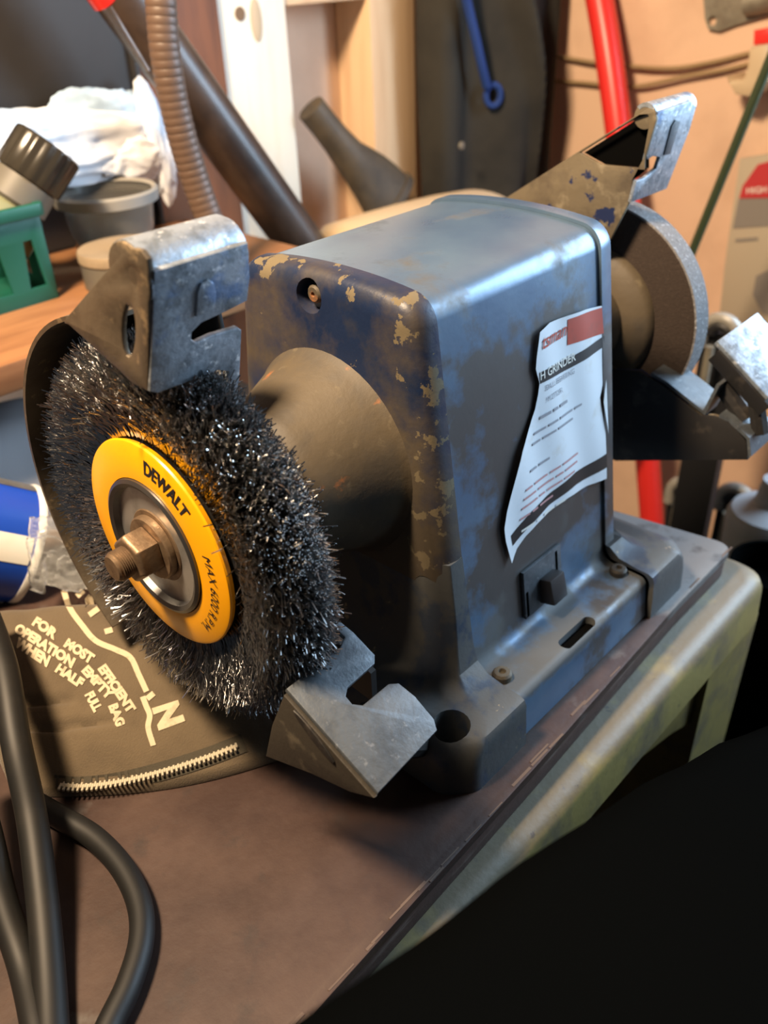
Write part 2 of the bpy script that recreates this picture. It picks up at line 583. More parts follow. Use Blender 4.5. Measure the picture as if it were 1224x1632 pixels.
# ------------------------------------------------------------------ setting
FLOOR = -0.60
Y_STUD, Y_PANEL, X_WALL = 0.48, 0.535, 0.78
struct(box('floor', (-1.6, -1.6, FLOOR - 0.05), (X_WALL + 0.02, Y_PANEL + 0.02, FLOOR), M['floor'], bev=0))
struct(box('wall_back', (-1.6, Y_PANEL, FLOOR), (X_WALL + 0.02, Y_PANEL + 0.02, 1.5), M['panel'], bev=0))
# right wall with the window opening that lets the daylight in
struct(link('wall_right', join([bm_mesh(box_bm(a, b)) for a, b in (((X_WALL, -0.06, FLOOR), (X_WALL + 0.02, Y_PANEL, 1.5)), ((X_WALL, -0.86, FLOOR), (X_WALL + 0.02, -0.06, 0.10)),
                                                                   ((X_WALL, -0.86, 0.95), (X_WALL + 0.02, -0.06, 1.5)), ((X_WALL, -1.6, FLOOR), (X_WALL + 0.02, -0.86, 1.5)))]), M['panel']))
struct(link('window_1', join([bm_mesh(box_bm(a, b, 0.002)) for a, b in (((X_WALL - 0.012, -0.09, 0.07), (X_WALL + 0.03, -0.055, 0.98)), ((X_WALL - 0.012, -0.865, 0.07), (X_WALL + 0.03, -0.83, 0.98)),
                                                                       ((X_WALL - 0.02, -0.83, 0.07), (X_WALL + 0.03, -0.09, 0.10)), ((X_WALL - 0.012, -0.83, 0.95), (X_WALL + 0.03, -0.09, 0.98)))]), M['whitewood']))
st = struct(box('trim_1', (0.321, Y_STUD, FLOOR), (0.410, Y_PANEL, 1.5), M['whitewood'], bev=0.003))
kn = at(382, 22, 'y', Y_STUD)
link('knot', lathe([(0, 0.0062), (0.0012, 0.0058)], (kn.x, Y_STUD - 0.001, kn.z), (0, 1, 0), 16), M['knot'], st)
kn = at(408, 32, 'y', Y_STUD)
link('resin_patch', prism(oval((0, 0), 0.007, 0.019, 14), [], 0.0012, 0.0003, Matrix.Translation((kn.x, Y_STUD - 0.0004, kn.z)) @ Matrix.Rotation(PI / 2, 4, 'X')), M['cream'], st)
struct(box('trim_2', (0.532, Y_STUD, FLOOR), (0.606, Y_PANEL, 1.5), M['pine'], bev=0.002))
struct(box('trim_3', (0.410, Y_STUD + 0.004, 0.291), (0.532, Y_PANEL, 0.42), M['pine'], bev=0.002))
struct(box('trim_4', (0.222, Y_STUD - 0.006, FLOOR), (0.321, Y_PANEL, 1.5), M['redwood'], bev=0.002))

# ------------------------------------------------------------------ board and stool
bt = -0.020
board = thing('mounting_board', 'dark reddish brown board with worn chipped edge under the grinder', 'board', (0, 0, bt))
outl = [(-0.46, -0.1330), (-0.163, -0.1285), (-0.008, -0.1245), (0.149, -0.1185), (0.2275, -0.1185), (0.2158, -0.0397), (0.180, 0.20), (-0.46, 0.20)]
outl = fillet(outl, [0.004, 0.2, 0.2, 0.2, 0.010, 0.2, 0.01, 0.01], 4)
oa = [(p[0], p[1]) for p in outl]
Mx = Matrix.Translation((0, 0, -0.0030))
link('top_layer', prism(oa, [], 0.0060, 0.0007, Mx), M['board'], board)
ob = [(p[0], p[1] + (0.0012 if p[1] < -0.05 else 0)) for p in outl]
link('bottom_layer', prism(ob, [], 0.0140, 0.0008, Matrix.Translation((0, 0, -0.0130))), M['boardedge'], board)
# splinters lifted along the worn front edge
sp = []
for k in range(22):
    x = random.uniform(-0.2, 0.22)
    y = np.interp(x, [-0.46, -0.163, -0.008, 0.149, 0.23], [-0.1330, -0.1285, -0.1245, -0.1185, -0.1185]) + random.uniform(0.0004, 0.0035)
    bmx = box_bm((x, y, -0.0006), (x + random.uniform(0.004, 0.016), y + random.uniform(0.0006, 0.0014), random.uniform(0.0001, 0.0003)), 0)
    sp.append(bm_mesh(bmx))
o = link('edge_splinters', join(sp), M['splinter'], board)
o['kind'] = 'stuff'

stool = thing('plastic_stool', 'yellowed plastic step stool with rounded rim carrying the brown board', 'stool', (0, 0, FLOOR))
so = fillet([(-0.44, -0.139), (0.247, -0.1405), (0.228, 0.19), (-0.44, 0.19)], 0.018, 6)
ctr = Vector((-0.1, 0.02))


def ring_at(off, z):
    out = []
    for p in so:
        d = Vector((p[0], p[1])) - ctr
        out.append(Vector((p[0] + off * math.copysign(1, d.x) * min(1, abs(d.x) / 0.3), p[1] + off * math.copysign(1, d.y) * min(1, abs(d.y) / 0.14), z)))
    return out


link('seat', loft([ring_at(-0.010, bt), ring_at(-0.005, bt - 0.001), ring_at(-0.0015, bt - 0.004), ring_at(0.0, bt - 0.009), ring_at(0.001, -0.055), ring_at(-0.004, -0.055), ring_at(-0.004, -0.045)]), M['stool'], stool)
for (lx, ly_) in ((0.205, -0.105), (-0.40, -0.115), (0.19, 0.15), (-0.40, 0.15)):
    hx = 0.036
    link('leg', loft([[Vector((lx + a * hx * s, ly_ + b * 0.034 * s, z)) for (a, b) in ((-1, -1), (1, -1), (1, 1), (-1, 1))] for (z, s) in ((-0.054, 1.0), (-0.30, 0.92), (FLOOR, 0.86))]), M['stool'], stool)
# apron between the two front legs, arched underneath
ap = [(-0.37, -0.056)] + [(-0.37 + 0.55 * k / 14, -0.062 - 0.05 * abs(k / 7 - 1) ** 3) for k in range(15)] + [(0.18, -0.056)]
me = prism(ap, [], 0.004, 0.0005, Matrix.Translation((0, -0.131, 0)) @ Matrix.Rotation(PI / 2, 4, 'X'))
link('apron', me, M['stool'], stool)

# ------------------------------------------------------------------ bench grinder
G = thing('bench_grinder', 'worn blue bench grinder with wire wheel and torn label bolted on the board', 'grinder', (0.06, 0, 0))
HZ = 0.131            # shaft height
XB = 0.126            # length of the motor shell
half = [(-0.1095, 0.0), (-0.1075, 0.0275), (-0.0790, 0.0285), (-0.0548, 0.2150), (-0.030, 0.2185), (0.0, 0.2198)]
prof = half + [(-p[0], p[1]) for p in reversed(half[:-1])]
PR = [0.0, 0.006, 0.008, 0.013, 0.3, 0.4, 0.3, 0.013, 0.008, 0.006, 0.0]


def profile(off=0.0, seg=7):
    P = fillet(prof, PR, seg)
    out = []
    for i, p in enumerate(P):
        a, b = Vector(P[i - 1]), Vector(P[(i + 1) % len(P)])
        t = (b - a).normalized()
        n = Vector((-t.y, t.x))          # outward: the outline runs clockwise
        q = Vector(p) + n * off
        if off > 0 and p[1] <= 0.0001:
            q.y = 0.0
        out.append(Vector((q.x, max(q.y, 0.0 if off > 0 else 0.0003))))
    return out


def ext(xs_offs):
    return loft([[Vector((x, p.x, p.y)) for p in profile(o_)] for (x, o_) in xs_offs])


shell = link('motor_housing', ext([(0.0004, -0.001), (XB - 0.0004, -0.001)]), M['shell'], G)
shell.data.materials.append(M['hole'])
# slot in the ledge
sc_, sd = Vector((0.0605, -0.1015)), Vector((0.0170, 0.0))
sl = [(sc_.x + math.copysign(0.0115, math.cos(t)) + 0.0036 * math.cos(t), sc_.y + 0.0036 * math.sin(t)) for t in [2 * PI * (k + 0.5) / 20 for k in range(20)]]
cut(shell, prism(sl, [], 0.03, 0, Matrix.Translation((0, 0, 0.030))))
link('slot_shadow_plate', prism(sl, [], 0.001, 0, Matrix.Translation((0, 0, 0.0215))), M['hole'], G)


def wall_y(z):
    return -0.0790 + (z - 0.0285) / (0.2150 - 0.0285) * (0.0790 - 0.0548)


WALL_N = Vector((0, -(0.2150 - 0.0285), (0.0790 - 0.0548))).normalized()
WALL_O = Vector((0, -0.0790, 0.0285))


def on_wall(px, py, lift=0.0):
    d = sight(px, py)
    o_ = WALL_O + WALL_N * lift
    t = (o_ - CAM_LOC).dot(WALL_N) / d.dot(WALL_N)
    return CAM_LOC + d * t


# end castings
capn = link('end_casting', ext([(0.0, 0.0003), (-0.004, 0.0003), (-0.0085, -0.0008), (-0.0110, -0.0030), (-0.0125, -0.0065), (-0.0130, -0.0105)]), M['cap'], G)
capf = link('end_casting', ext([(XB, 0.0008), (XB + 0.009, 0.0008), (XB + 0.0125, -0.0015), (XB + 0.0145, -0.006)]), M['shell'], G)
# screw recess on the near casting
rp = at(492, 472, 'x', -0.013)
cut(capn, lathe([(-0.006, 0.0072), (0.004, 0.0085)], rp, (-1, 0, 0), 20))
link('screw', lathe([(-0.004, 0.0042), (0.0, 0.0042), (0.001, 0.0032), (0.001, 0.0012), (0.0, 0.0010)], rp + Vector((0.0035, 0, 0)), (-1, 0, 0), 14), M['boss'], capn)
rp2 = at(682, 945, 'x', -0.013)
cut(capn, lathe([(-0.004, 0.0070), (0.006, 0.0095)], rp2, (-1, 0.15, 0.3), 20))
# flared base of the near casting
fo = fillet([(0.0, -0.1120), (-0.040, -0.1120), (-0.052, -0.100), (-0.052, 0.100), (-0.040, 0.1120), (0.0, 0.1120)], [0, 0.010, 0.010, 0.01, 0.01, 0], 5)


def foot_loop(z, kx, ye):
    return [Vector((p[0] * kx, p[1] * ye / 0.112, z)) for p in fo]


FOOT = ((0.0, 1.0, 0.1125), (0.013, 1.0, 0.1120), (0.020, 0.97, 0.1115), (0.0255, 0.89, 0.1113), (0.0284, 0.81, 0.1100), (0.0296, 0.70, 0.1070), (0.0301, 0.55, 0.099), (0.0320, 0.46, 0.088), (0.037, 0.37, 0.0815), (0.047, 0.31, 0.0785), (0.065, 0.265, 0.0757), (0.095, 0.235, 0.071))
ft = link('base_foot', loft([foot_loop(*q) for q in FOOT]), M['foot'], capn)
me = loft([[Vector((XB - p.x, p.y, p.z)) for p in foot_loop(*q)] for q in FOOT[:9]])
link('base_foot', me, M['foot'], capf)
bh = Vector((-0.036, -0.094, 0.02))
cut(ft, lathe([(-0.012, 0.0075), (0.03, 0.0105)], bh, (0, 0, 1), 20))
# bearing bosses
link('bearing_boss', lathe([(0.010, 0.0560), (0.0135, 0.0520), (0.018, 0.0495), (0.036, 0.0420), (0.050, 0.0375), (0.0545, 0.0365), (0.056, 0.0350), (0.0562, 0.0310), (0.0575, 0.0300), (0.072, 0.0285), (0.074, 0.026)], (0, 0, HZ), (-1, 0, 0), 56), M['boss'], capn)
link('bearing_boss', lathe([(0.0, 0.0560), (0.004, 0.050), (0.03, 0.042), (0.048, 0.036), (0.05, 0.03), (0.076, 0.028)], (XB + 0.012, 0, HZ), (1, 0, 0), 48), M['boss'], capf)
# little screws on the ledge
for (px, py) in ((800, 1078), (985, 912)):
    c = at(px, py, 'z', 0.0277)
    link('screw', lathe([(-0.002, 0.0052), (0.0022, 0.0050), (0.0034, 0.0040), (0.0036, 0.0020), (0.0020, 0.0014)], c, (0, 0, 1), 12), M['gusset'], shell)
# toggle switch in the foot of the housing
sw = [on_wall(830, 905), on_wall(890, 872), on_wall(889, 925), on_wall(829, 968)]
x0, x1 = sw[0].x, sw[1].x
z0, z1 = 0.0335, 0.062
P3 = lambda x, z, l: Vector((x, wall_y(z), z)) + WALL_N * l
swp = plane_plate('switch_plate', [P3(x0, z0, 0.0004), P3(x1, z0, 0.0004), P3(x1, z1, 0.0004), P3(x0, z1, 0.0004)], [], 0.0022, WALL_N, M['rest'], G, 0.0004)
for xx, za, zb in ((x0 + 0.001, z0 + 0.001, z0 + 0.016), (x1 - 0.0055, z0 + 0.014, z1 - 0.002)):
    plane_plate('slit', [P3(xx, za, 0.0014), P3(xx + 0.0018, za, 0.0014), P3(xx + 0.0018, zb, 0.0014), P3(xx, zb, 0.0014)], [], 0.0006, WALL_N, M['hole'], swp, 0)
xm = x0 * 0.42 + x1 * 0.58
bmx = box_bm((-0.0065, -0.0075, -0.004), (0.0065, 0.0075, 0.0075), 0.001)
me = bm_mesh(bmx)
me.transform(Matrix.Translation(P3(xm, 0.0435, 0.002)) @ Matrix.Rotation(math.radians(75), 4, 'X'))
link('toggle', me, M['black'], swp)

# torn paper label --------------------------------------------------------
LP = [(857, 529), (874, 514), (902, 503), (931, 493), (957, 487), (961, 535), (962, 603), (954, 634), (963, 690), (964, 724), (964, 762), (934, 774), (902, 793), (874, 815), (853, 834), (836, 853), (822, 874), (813, 897), (809, 883), (803, 862), (800, 842), (804, 815), (809, 793), (818, 755), (828, 717), (840, 684), (851, 652), (855, 630), (857, 611), (851, 588), (852, 570)]
LXZ = []
for q in LP:
    p = on_wall(*q)
    LXZ.append((p.x, p.z))


def lab(x, z, lift=0.0):
    edge = np.interp(z, [0.05, 0.09, 0.14, 0.17, 0.2], [0.040, 0.034, 0.046, 0.055, 0.055])
    c = max(0.0, 1 - (x - edge) / 0.022)
    curl = 0.0016 * c * c * (0.6 + 0.4 * math.sin(z * 60))
    rip = 0.0004 * math.sin(x * 190 + z * 40)
    return Vector((x, wall_y(z), z)) + WALL_N * (0.0009 + curl + rip + lift)


def label_poly(name, poly, m, lift, parent, sub=5):
    bm = bmesh.new()
    vs = [bm.verts.new((x, z, 0)) for x, z in poly]
    bm.faces.new(vs)
    bmesh.ops.triangulate(bm, faces=bm.faces)
    for _ in range(sub):
        es = [e for e in bm.edges if e.calc_length() > 0.006]
        if not es:
            break
        bmesh.ops.subdivide_edges(bm, edges=es, cuts=1)
        bmesh.ops.triangulate(bm, faces=bm.faces)
    for v in bm.verts:
        v.co = lab(v.co.x, v.co.y, lift)
    return link(name, bm_mesh(bm), m, parent, 60)


LAB = label_poly('paper_label', LXZ, M['paper'], 0.0, G)


def band(name, pxs, m, lift):
    pts = []
    for q in pxs:
        p = on_wall(*q)
        pts.append((p.x, p.z))
    return label_poly(name, pts, m, lift, LAB)


band('red_block', [(902, 509), (931, 498), (957, 490), (960, 531), (931, 540), (902, 550)], M['red'], 0.0002)
band('black_band', [(857, 593), (905, 570), (935, 552), (961, 535), (961, 552), (935, 569), (905, 587), (858, 611)], M['black'], 0.0002)
band('black_band', [(812, 853), (840, 818), (874, 786), (915, 752), (964, 722), (964, 744), (915, 772), (874, 804), (840, 838), (815, 869)], M['black'], 0.0002)
band('blank_strip', [(962, 604), (965, 690), (957, 640)], M['paper'], 0.0012)


def label_text(s, px, py, size, m, lift=0.0004, bold=0.0, shear=0.0, tilt=0.0):
    V, Fc = letters(s, size, bold, shear)
    p = on_wall(px, py)
    out = []
    for (a, b) in V:
        out.append(lab(p.x + a, p.z + b + a * tilt, lift))
    return link('lettering', raw_mesh(out, Fc), m, LAB, 0)


label_text('tsman', 859, 557, 0.0092, M['red'], bold=0.01, shear=0.35, tilt=0.02)
label_text('H GRINDER', 857, 606, 0.0060, M['canwhite'], bold=0.012)
label_text('BALL BEARING', 866, 622, 0.0040, M['greyink'])
label_text('MOTOR', 868, 640, 0.0040, M['greyink'])


def print_line(px, py, words, h, m):
    """a line of print too small to read in the photograph: one short dash per word"""
    p = on_wall(px, py)
    V, Fc = [], []
    x = p.x
    for wd in words:
        n = max(2, int(wd / 0.004))
        b = len(V)
        for k in range(n + 1):
            xx = x + wd * k / n
            V += [lab(xx, p.z, 0.0004), lab(xx, p.z + h, 0.0004)]
        Fc += [(b + 2 * k, b + 2 * k + 2, b + 2 * k + 3, b + 2 * k + 1) for k in range(n)]
        x += wd + 0.0022
    return link('fine_print', raw_mesh(V, Fc), m, LAB, 0)


for (px, py, words, h, mm) in ((858, 668, (0.009, 0.004, 0.007), 0.0016, 'greyink'), (849, 693, (0.010, 0.008, 0.012, 0.006), 0.0012, 'greyink'),
                               (846, 710, (0.007, 0.011, 0.014), 0.0012, 'greyink'), (842, 752, (0.006, 0.009), 0.0013, 'greyink'),
                               (834, 782, (0.006, 0.012, 0.009, 0.015), 0.0011, 'redink'), (831, 797, (0.011, 0.014, 0.006, 0.012), 0.0011, 'redink'),
                               (828, 812, (0.014, 0.005, 0.013, 0.010), 0.0011, 'redink'), (826, 829, (0.008, 0.005, 0.012), 0.0011, 'redink'),
                               (828, 848, (0.011, 0.005, 0.009, 0.008), 0.0012, 'canwhite')):
    print_line(px, py, words, h, M[mm])

# wire wheel --------------------------------------------------------------
XR = -0.1130
RO, RI = 0.0470, 0.0303
WH = lathe([(-0.012, 0.046), (-0.011, 0.078), (0.004, 0.072), (0.007, 0.046)], (-0.1005, 0, HZ), (-1, 0, 0), 48)
wheel = link('wire_wheel', WH, M['wirecore'], G)
rng = np.random.default_rng(3)
NW = 26000
s_ = rng.uniform(-1, 1, NW)
th = rng.uniform(0, 2 * PI, NW)
# tips sit in rough clumps, as on a worn wheel
th = th + 0.012 * np.sin(th * 90)
rt = 0.0862 - 0.0150 * np.abs(s_) ** 2.2 + rng.normal(0, 0.0016, NW)
rt = np.where(rng.uniform(0, 1, NW) < 0.22, rt - rng.uniform(0.002, 0.018, NW), rt)
rt = np.maximum(rt, 0.060)
xt = -0.1000 - 0.0165 * s_ + rng.normal(0, 0.0012, NW)
xr0 = -0.1005 - 0.0075 * s_
r0 = 0.0455
SEG = 8
ph, ph2 = rng.uniform(0, 2 * PI, NW), rng.uniform(0, 2 * PI, NW)
dth = rng.normal(0, 0.025, NW)
cx_, cy_ = rng.normal(0, 1, NW), rng.normal(0, 1, NW)
pts = []
for i in range(SEG):
    f = i / (SEG - 1)
    r = r0 + (rt - r0) * f
    amp = 0.00105 * f
    x = xr0 + (xt - xr0) * f ** 1.7 + amp * np.sin(ph + f * 15)
    t = th + dth * f * f + amp * np.cos(ph2 + f * 15) / 0.07
    if i == SEG - 1:
        x = x + 0.0019 * cx_
        t = t + 0.0019 * cy_ / 0.085
        r = r - 0.0009
    if i == SEG - 2:
        x = x + 0.0007 * cx_
        t = t + 0.0007 * cy_ / 0.085
    pts.append(np.stack([x, r * np.cos(t), HZ + r * np.sin(t)], 1))
pts = np.stack(pts, 1)                       # NW, SEG, 3
er = np.stack([np.zeros(NW), np.cos(th), np.sin(th)], 1)
et = np.stack([np.zeros(NW), -np.sin(th), np.cos(th)], 1)
ex = np.tile(np.array([1.0, 0, 0]), (NW, 1))
V = []
wr = 0.00027
for k in range(3):
    a = 2 * PI * k / 3
    off = (et * math.cos(a) + ex * math.sin(a)) * wr
    V.append(pts + off[:, None, :])
V = np.stack(V, 2).reshape(-1, 3)            # wire, seg, k
idx = np.arange(NW * SEG * 3).reshape(NW, SEG, 3)
quads = []
for i in range(SEG - 1):
    for k in range(3):
        k2 = (k + 1) % 3
        quads.append(np.stack([idx[:, i, k], idx[:, i, k2], idx[:, i + 1, k2], idx[:, i + 1, k]], 1))
quads = np.concatenate(quads)
caps = idx[:, SEG - 1, :]
me = bpy.data.meshes.new('wires')
me.vertices.add(len(V))
me.vertices.foreach_set('co', V.astype(np.float32).ravel())
nl = quads.size + caps.size
me.loops.add(nl)
me.loops.foreach_set('vertex_index', np.concatenate([quads.ravel(), caps.ravel()]).astype(np.int32))
me.polygons.add(len(quads) + len(caps))
ls = np.concatenate([np.arange(len(quads)) * 4, quads.size + np.arange(len(caps)) * 3]).astype(np.int32)
me.polygons.foreach_set('loop_start', ls)
me.update(calc_edges=True)
me.validate()
o = link('bristles', me, M['wire'], wheel, 60)
o['kind'] = 'stuff'
AX = (-1, 0, 0)
HUB = Vector((XR, 0.0005, HZ - 0.0003))
link('ring_plate', lathe([(-0.0035, RO - 0.001), (-0.0012, RO), (-0.0004, RO - 0.0004), (0.0, RO - 0.0015), (0.0014, RI + 0.004), (0.0013, RI + 0.0008), (-0.003, RI)], HUB, AX, 96, cap=False), M['yellow'], wheel)
link('hub_rim', lathe([(-0.001, RI + 0.0006), (0.0022, RI + 0.0004), (0.0030, RI - 0.0012), (0.0022, RI - 0.0030), (-0.002, RI - 0.0042)], HUB, AX, 72, cap=False), M['steel_dark'], wheel)
link('hub_cup', lathe([(-0.0005, RI - 0.003), (-0.0045, RI - 0.0058), (-0.0075, 0.0185), (-0.0080, 0.004)], HUB, AX, 64), M['chrome'], wheel)
# printing on the yellow ring, set along arcs; viewed from the outside +a runs clockwise
def ring_text(s, px_mid, size, radius, m, bold=0.0, shear=0.0, spread=1.0, name='lettering'):
    p = at(px_mid[0], px_mid[1], 'x', XR)
    a_mid = math.atan2(p.z - HUB.z, -(p.y - HUB.y))       # angle with right = -Y
    V, Fc = letters(s, size, bold, shear)
    xs = [v[0] for v in V]
    mid = (min(xs) + max(xs)) / 2
    out = []
    for (a, b) in V:
        ang = a_mid - (a - mid) * spread / radius
        r = radius + b
        dome = 0.0014 * (RO - r) / (RO - RI)
        out.append(Vector((XR - dome - 0.00035, HUB.y - r * math.cos(ang), HUB.z + r * math.sin(ang))))
    return link(name, raw_mesh(out, Fc), m, wheel, 0)


ring_text('DEWALT', (265, 786), 0.0088, 0.0366, M['black'], 0.035, spread=0.72)
ring_text('MAX 6000 R.P.M.', (338, 951), 0.0058, 0.0368, M['black'], 0.0, 0.25, spread=1.02)
# flange washers, nut and threaded shaft
link('flange_washer', lathe([(-0.008, 0.0168), (-0.0008, 0.0168), (0.0, 0.0160), (0.0002, 0.006)], HUB, AX, 48), M['brass'], G)
link('flange_washer', lathe([(0.0002, 0.0142), (0.0026, 0.0142), (0.0033, 0.0135), (0.0035, 0.006)], HUB, AX, 48), M['brass'], G)
nutl = [[HUB + Vector((-d, r * math.cos(PI / 3 * k + 0.35), r * math.sin(PI / 3 * k + 0.35))) for k in range(6)] for (d, r) in ((0.0035, 0.0108), (0.0125, 0.0108), (0.0138, 0.0096))]
bm = bmesh.new()
bm.from_mesh(loft(nutl))
bevelled(bm, 0.0006, 2, 25)
link('nut', bm_mesh(bm), M['brass'], G)
thr = [(-0.005, 0.0062)]
d = 0.0138
while d < 0.0200:
    thr += [(d, 0.0066), (d + 0.00045, 0.0060)]
    d += 0.0009
thr += [(0.0204, 0.0060), (0.0212, 0.0052)]
link('shaft', lathe(thr, HUB, AX, 28), M['brass'], G)
link('shaft', lathe([(0, 0.0085), (0.02, 0.0085)], (-0.075, 0, HZ), AX, 24), M['steel_dark'], G)

# near wheel guard (behind the wire wheel) --------------------------------
RG = 0.0965
XG0, XG1 = -0.1145, -0.064


def guard_pt(a, r, x):
    return Vector((x, r * math.cos(a), HZ + r * math.sin(a)))


a0, a1 = math.radians(88), math.radians(-52)
V, Fc = [], []
NA = 40
for i in range(NA + 1):
    a = a0 + (a1 - a0) * i / NA
    V += [guard_pt(a, RG, XG0), guard_pt(a, RG, XG1), guard_pt(a, RG - 0.0018, XG1), guard_pt(a, RG - 0.0018, XG0)]
for i in range(NA):
    for k in range(4):
        k2 = (k + 1) % 4
        Fc.append((i * 4 + k, i * 4 + k2, i * 4 + 4 + k2, i * 4 + 4 + k))
Fc += [(0, 1, 2, 3), tuple(NA * 4 + k for k in range(4))]
gd = link('wheel_guard', mesh_of(V, Fc), M['brownplate'], G)
arc = [(RG * math.cos(a0 + (a1 - a0) * i / NA), HZ + RG * math.sin(a0 + (a1 - a0) * i / NA)) for i in range(NA + 1)]
inner = [(0.020, 0.06), (-0.004, 0.10), (-0.004, 0.17)]
TYZ = lambda x: Matrix(((0, 0, 1, x), (1, 0, 0, 0), (0, 1, 0, 0), (0, 0, 0, 1)))
link('guard_side', prism(arc + inner, [], 0.0018, 0.0003, TYZ(XG1)), M['guard_black'], gd)

# near eye-shield bracket: side plate, rolled top, notched front plate
XS = -0.1195
yz = lambda px, py, x=XS: (at(px, py, 'x', x).y, at(px, py, 'x', x).z)
bo = [yz(241, 430), yz(239, 412), yz(229, 398), yz(213, 394), yz(199, 402), yz(150, 458), yz(108, 507), yz(106, 514), yz(114, 517), yz(186, 582), yz(215, 610), yz(240, 622)]
hole1 = [yz(209 + 11 * math.cos(t), 525 + 43 * math.sin(t)) for t in [2 * PI * k / 16 for k in range(16)]]
c1 = yz(216, 438)
sb = link('eye_shield_bracket', prism(bo, [hole1, oval(c1, 0.0021, 0.0027, 12)], 0.0022, 0.0005, TYZ(XS)), M['brownplate'], G)
# front plate frame: u = X, v down the plate
pt_top = Vector((XS, *yz(240, 420)))
pt_bot = Vector((XS, *yz(240, 622)))
vdir = (pt_bot - pt_top).normalized()
udir = Vector((1, 0, 0))
ndir = udir.cross(vdir)          # outward or inward
if ndir.y > 0:
    ndir = -ndir


def fp_coords(px, py, O, u, v, n):
    dd = sight(px, py)
    t = (O - CAM_LOC).dot(n) / dd.dot(n)
    q = CAM_LOC + dd * t - O
    return (q.dot(u), q.dot(v))


FPP = [(243, 430), (392, 385), (395, 440), (391, 477), (362, 492), (318, 512), (303, 527), (302, 539), (310, 544), (333, 533), (376, 520), (382, 524), (379, 600), (368, 652), (362, 648), (361, 590), (345, 588), (300, 605), (248, 624), (236, 622)]
fpc = [fp_coords(x, y, pt_top, udir, vdir, ndir) for (x, y) in FPP]
fpm = Matrix((udir, vdir, udir.cross(vdir))).transposed().to_4x4()
fpm.translation = pt_top
fp = link('front_plate', prism(fpc, [], 0.0024, 0.0006, fpm), M['galv'], sb)
# rounded embossed tongue
em = [fp_coords(x, y, pt_top, udir, vdir, ndir) for (x, y) in [(307, 500), (309, 462), (315, 447), (325, 441), (335, 447), (339, 462), (337, 486)]]
fm2 = fpm.copy()
fm2.translation = pt_top + ndir * 0.0015
link('embossed_tongue', prism(em, [], 0.0012, 0.0004, fm2), M['galv'], sb)
# rolled top edge
wU = max(c[0] for c in fpc)
rr = 0.0112
ctop = pt_top + vdir * 0.0095 - ndir * (rr - 0.0012)
loops = []
for xx in (0.0, 0.0015, wU - 0.003, wU):
    k = 0.86 if xx in (0.0, wU) else 1.0
    L_ = []
    for i in range(13):
        a = -0.25 + (PI * 0.95) * i / 12
        L_.append(ctop + udir * xx + (ndir * math.cos(a) - vdir * math.sin(a)) * rr * (k if xx == wU else 1))
    for i in range(12, -1, -1):
        a = -0.25 + (PI * 0.95) * i / 12
        L_.append(ctop + udir * xx + (ndir * math.cos(a) - vdir * math.sin(a)) * (rr * (k if xx == wU else 1) - 0.0022))
    loops.append(L_)
link('rolled_edge', loft(loops), M['galv'], sb)
link('roll_end', prism(oval((ctop.y, ctop.z), rr - 0.0004, rr - 0.0004, 24), [], 0.0020, 0.0004, TYZ(XS)), M['brownplate'], sb)

# near tool rest -----------------------------------------------------------
RA = Vector((-0.1165, -0.0775, 0.1000))
RDv = Vector((0, -0.046, -0.0225)).normalized()
RN = Vector((1, 0, 0)).cross(RDv)
if RN.z < 0:
    RN = -RN
RP = [(455, 1100), (541, 1034), (548, 1018), (514, 984), (524, 979), (562, 1010), (596, 1046), (596, 1060), (553, 1098), (550, 1112), (560, 1124), (577, 1126), (618, 1092), (634, 1091), (660, 1112), (690, 1148), (695, 1166), (601, 1266)]
rc = [fp_coords(x, y, RA, Vector((1, 0, 0)), RDv, RN) for (x, y) in RP]
rm = Matrix((Vector((1, 0, 0)), RDv, Vector((1, 0, 0)).cross(RDv))).transposed().to_4x4()
rm.translation = RA
rest = link('tool_rest', prism(rc, [], 0.0028, 0.0006, rm), M['rest'], G)
xe = RA.x + 0.0006
gp = [yz(455, 1102, xe), yz(599, 1266, xe), yz(560, 1256, xe), yz(500, 1228, xe), yz(426, 1200, xe), yz(436, 1150, xe)]
gp = [(p[0], p[1] - 0.0012) for p in gp]
gh = [yz(505 + 42 * math.cos(t) * 0.75 + 10 * math.sin(t), 1170 + 42 * math.cos(t) + 6 * math.sin(t), xe) for t in [2 * PI * k / 14 for k in range(14)]]
link('gusset', prism(gp, [], 0.0024, 0.0006, TYZ(xe)), M['gusset'], rest)
link('gusset_rib', prism(gh, [], 0.0012, 0.0004, TYZ(xe - 0.0015)), M['guard_black'], rest)
# arm that carries the rest from the casting
arm = [Vector((-0.0775, -0.052, 0.098)), Vector((-0.0775, -0.085, 0.086)), Vector((-0.0775, -0.085, 0.070)), Vector((-0.0775, -0.040, 0.075))]
link('rest_arm', loft([[p for p in arm], [p + Vector((0.003, 0, 0)) for p in arm]]), M['guard_black'], rest)
link('rest_stud', tube([Vector((-0.086, -0.090, 0.072)), Vector((-0.070, -0.088, 0.040)), Vector((-0.046, -0.084, 0.018))], 0.0065, 10), M['guard_black'], rest)

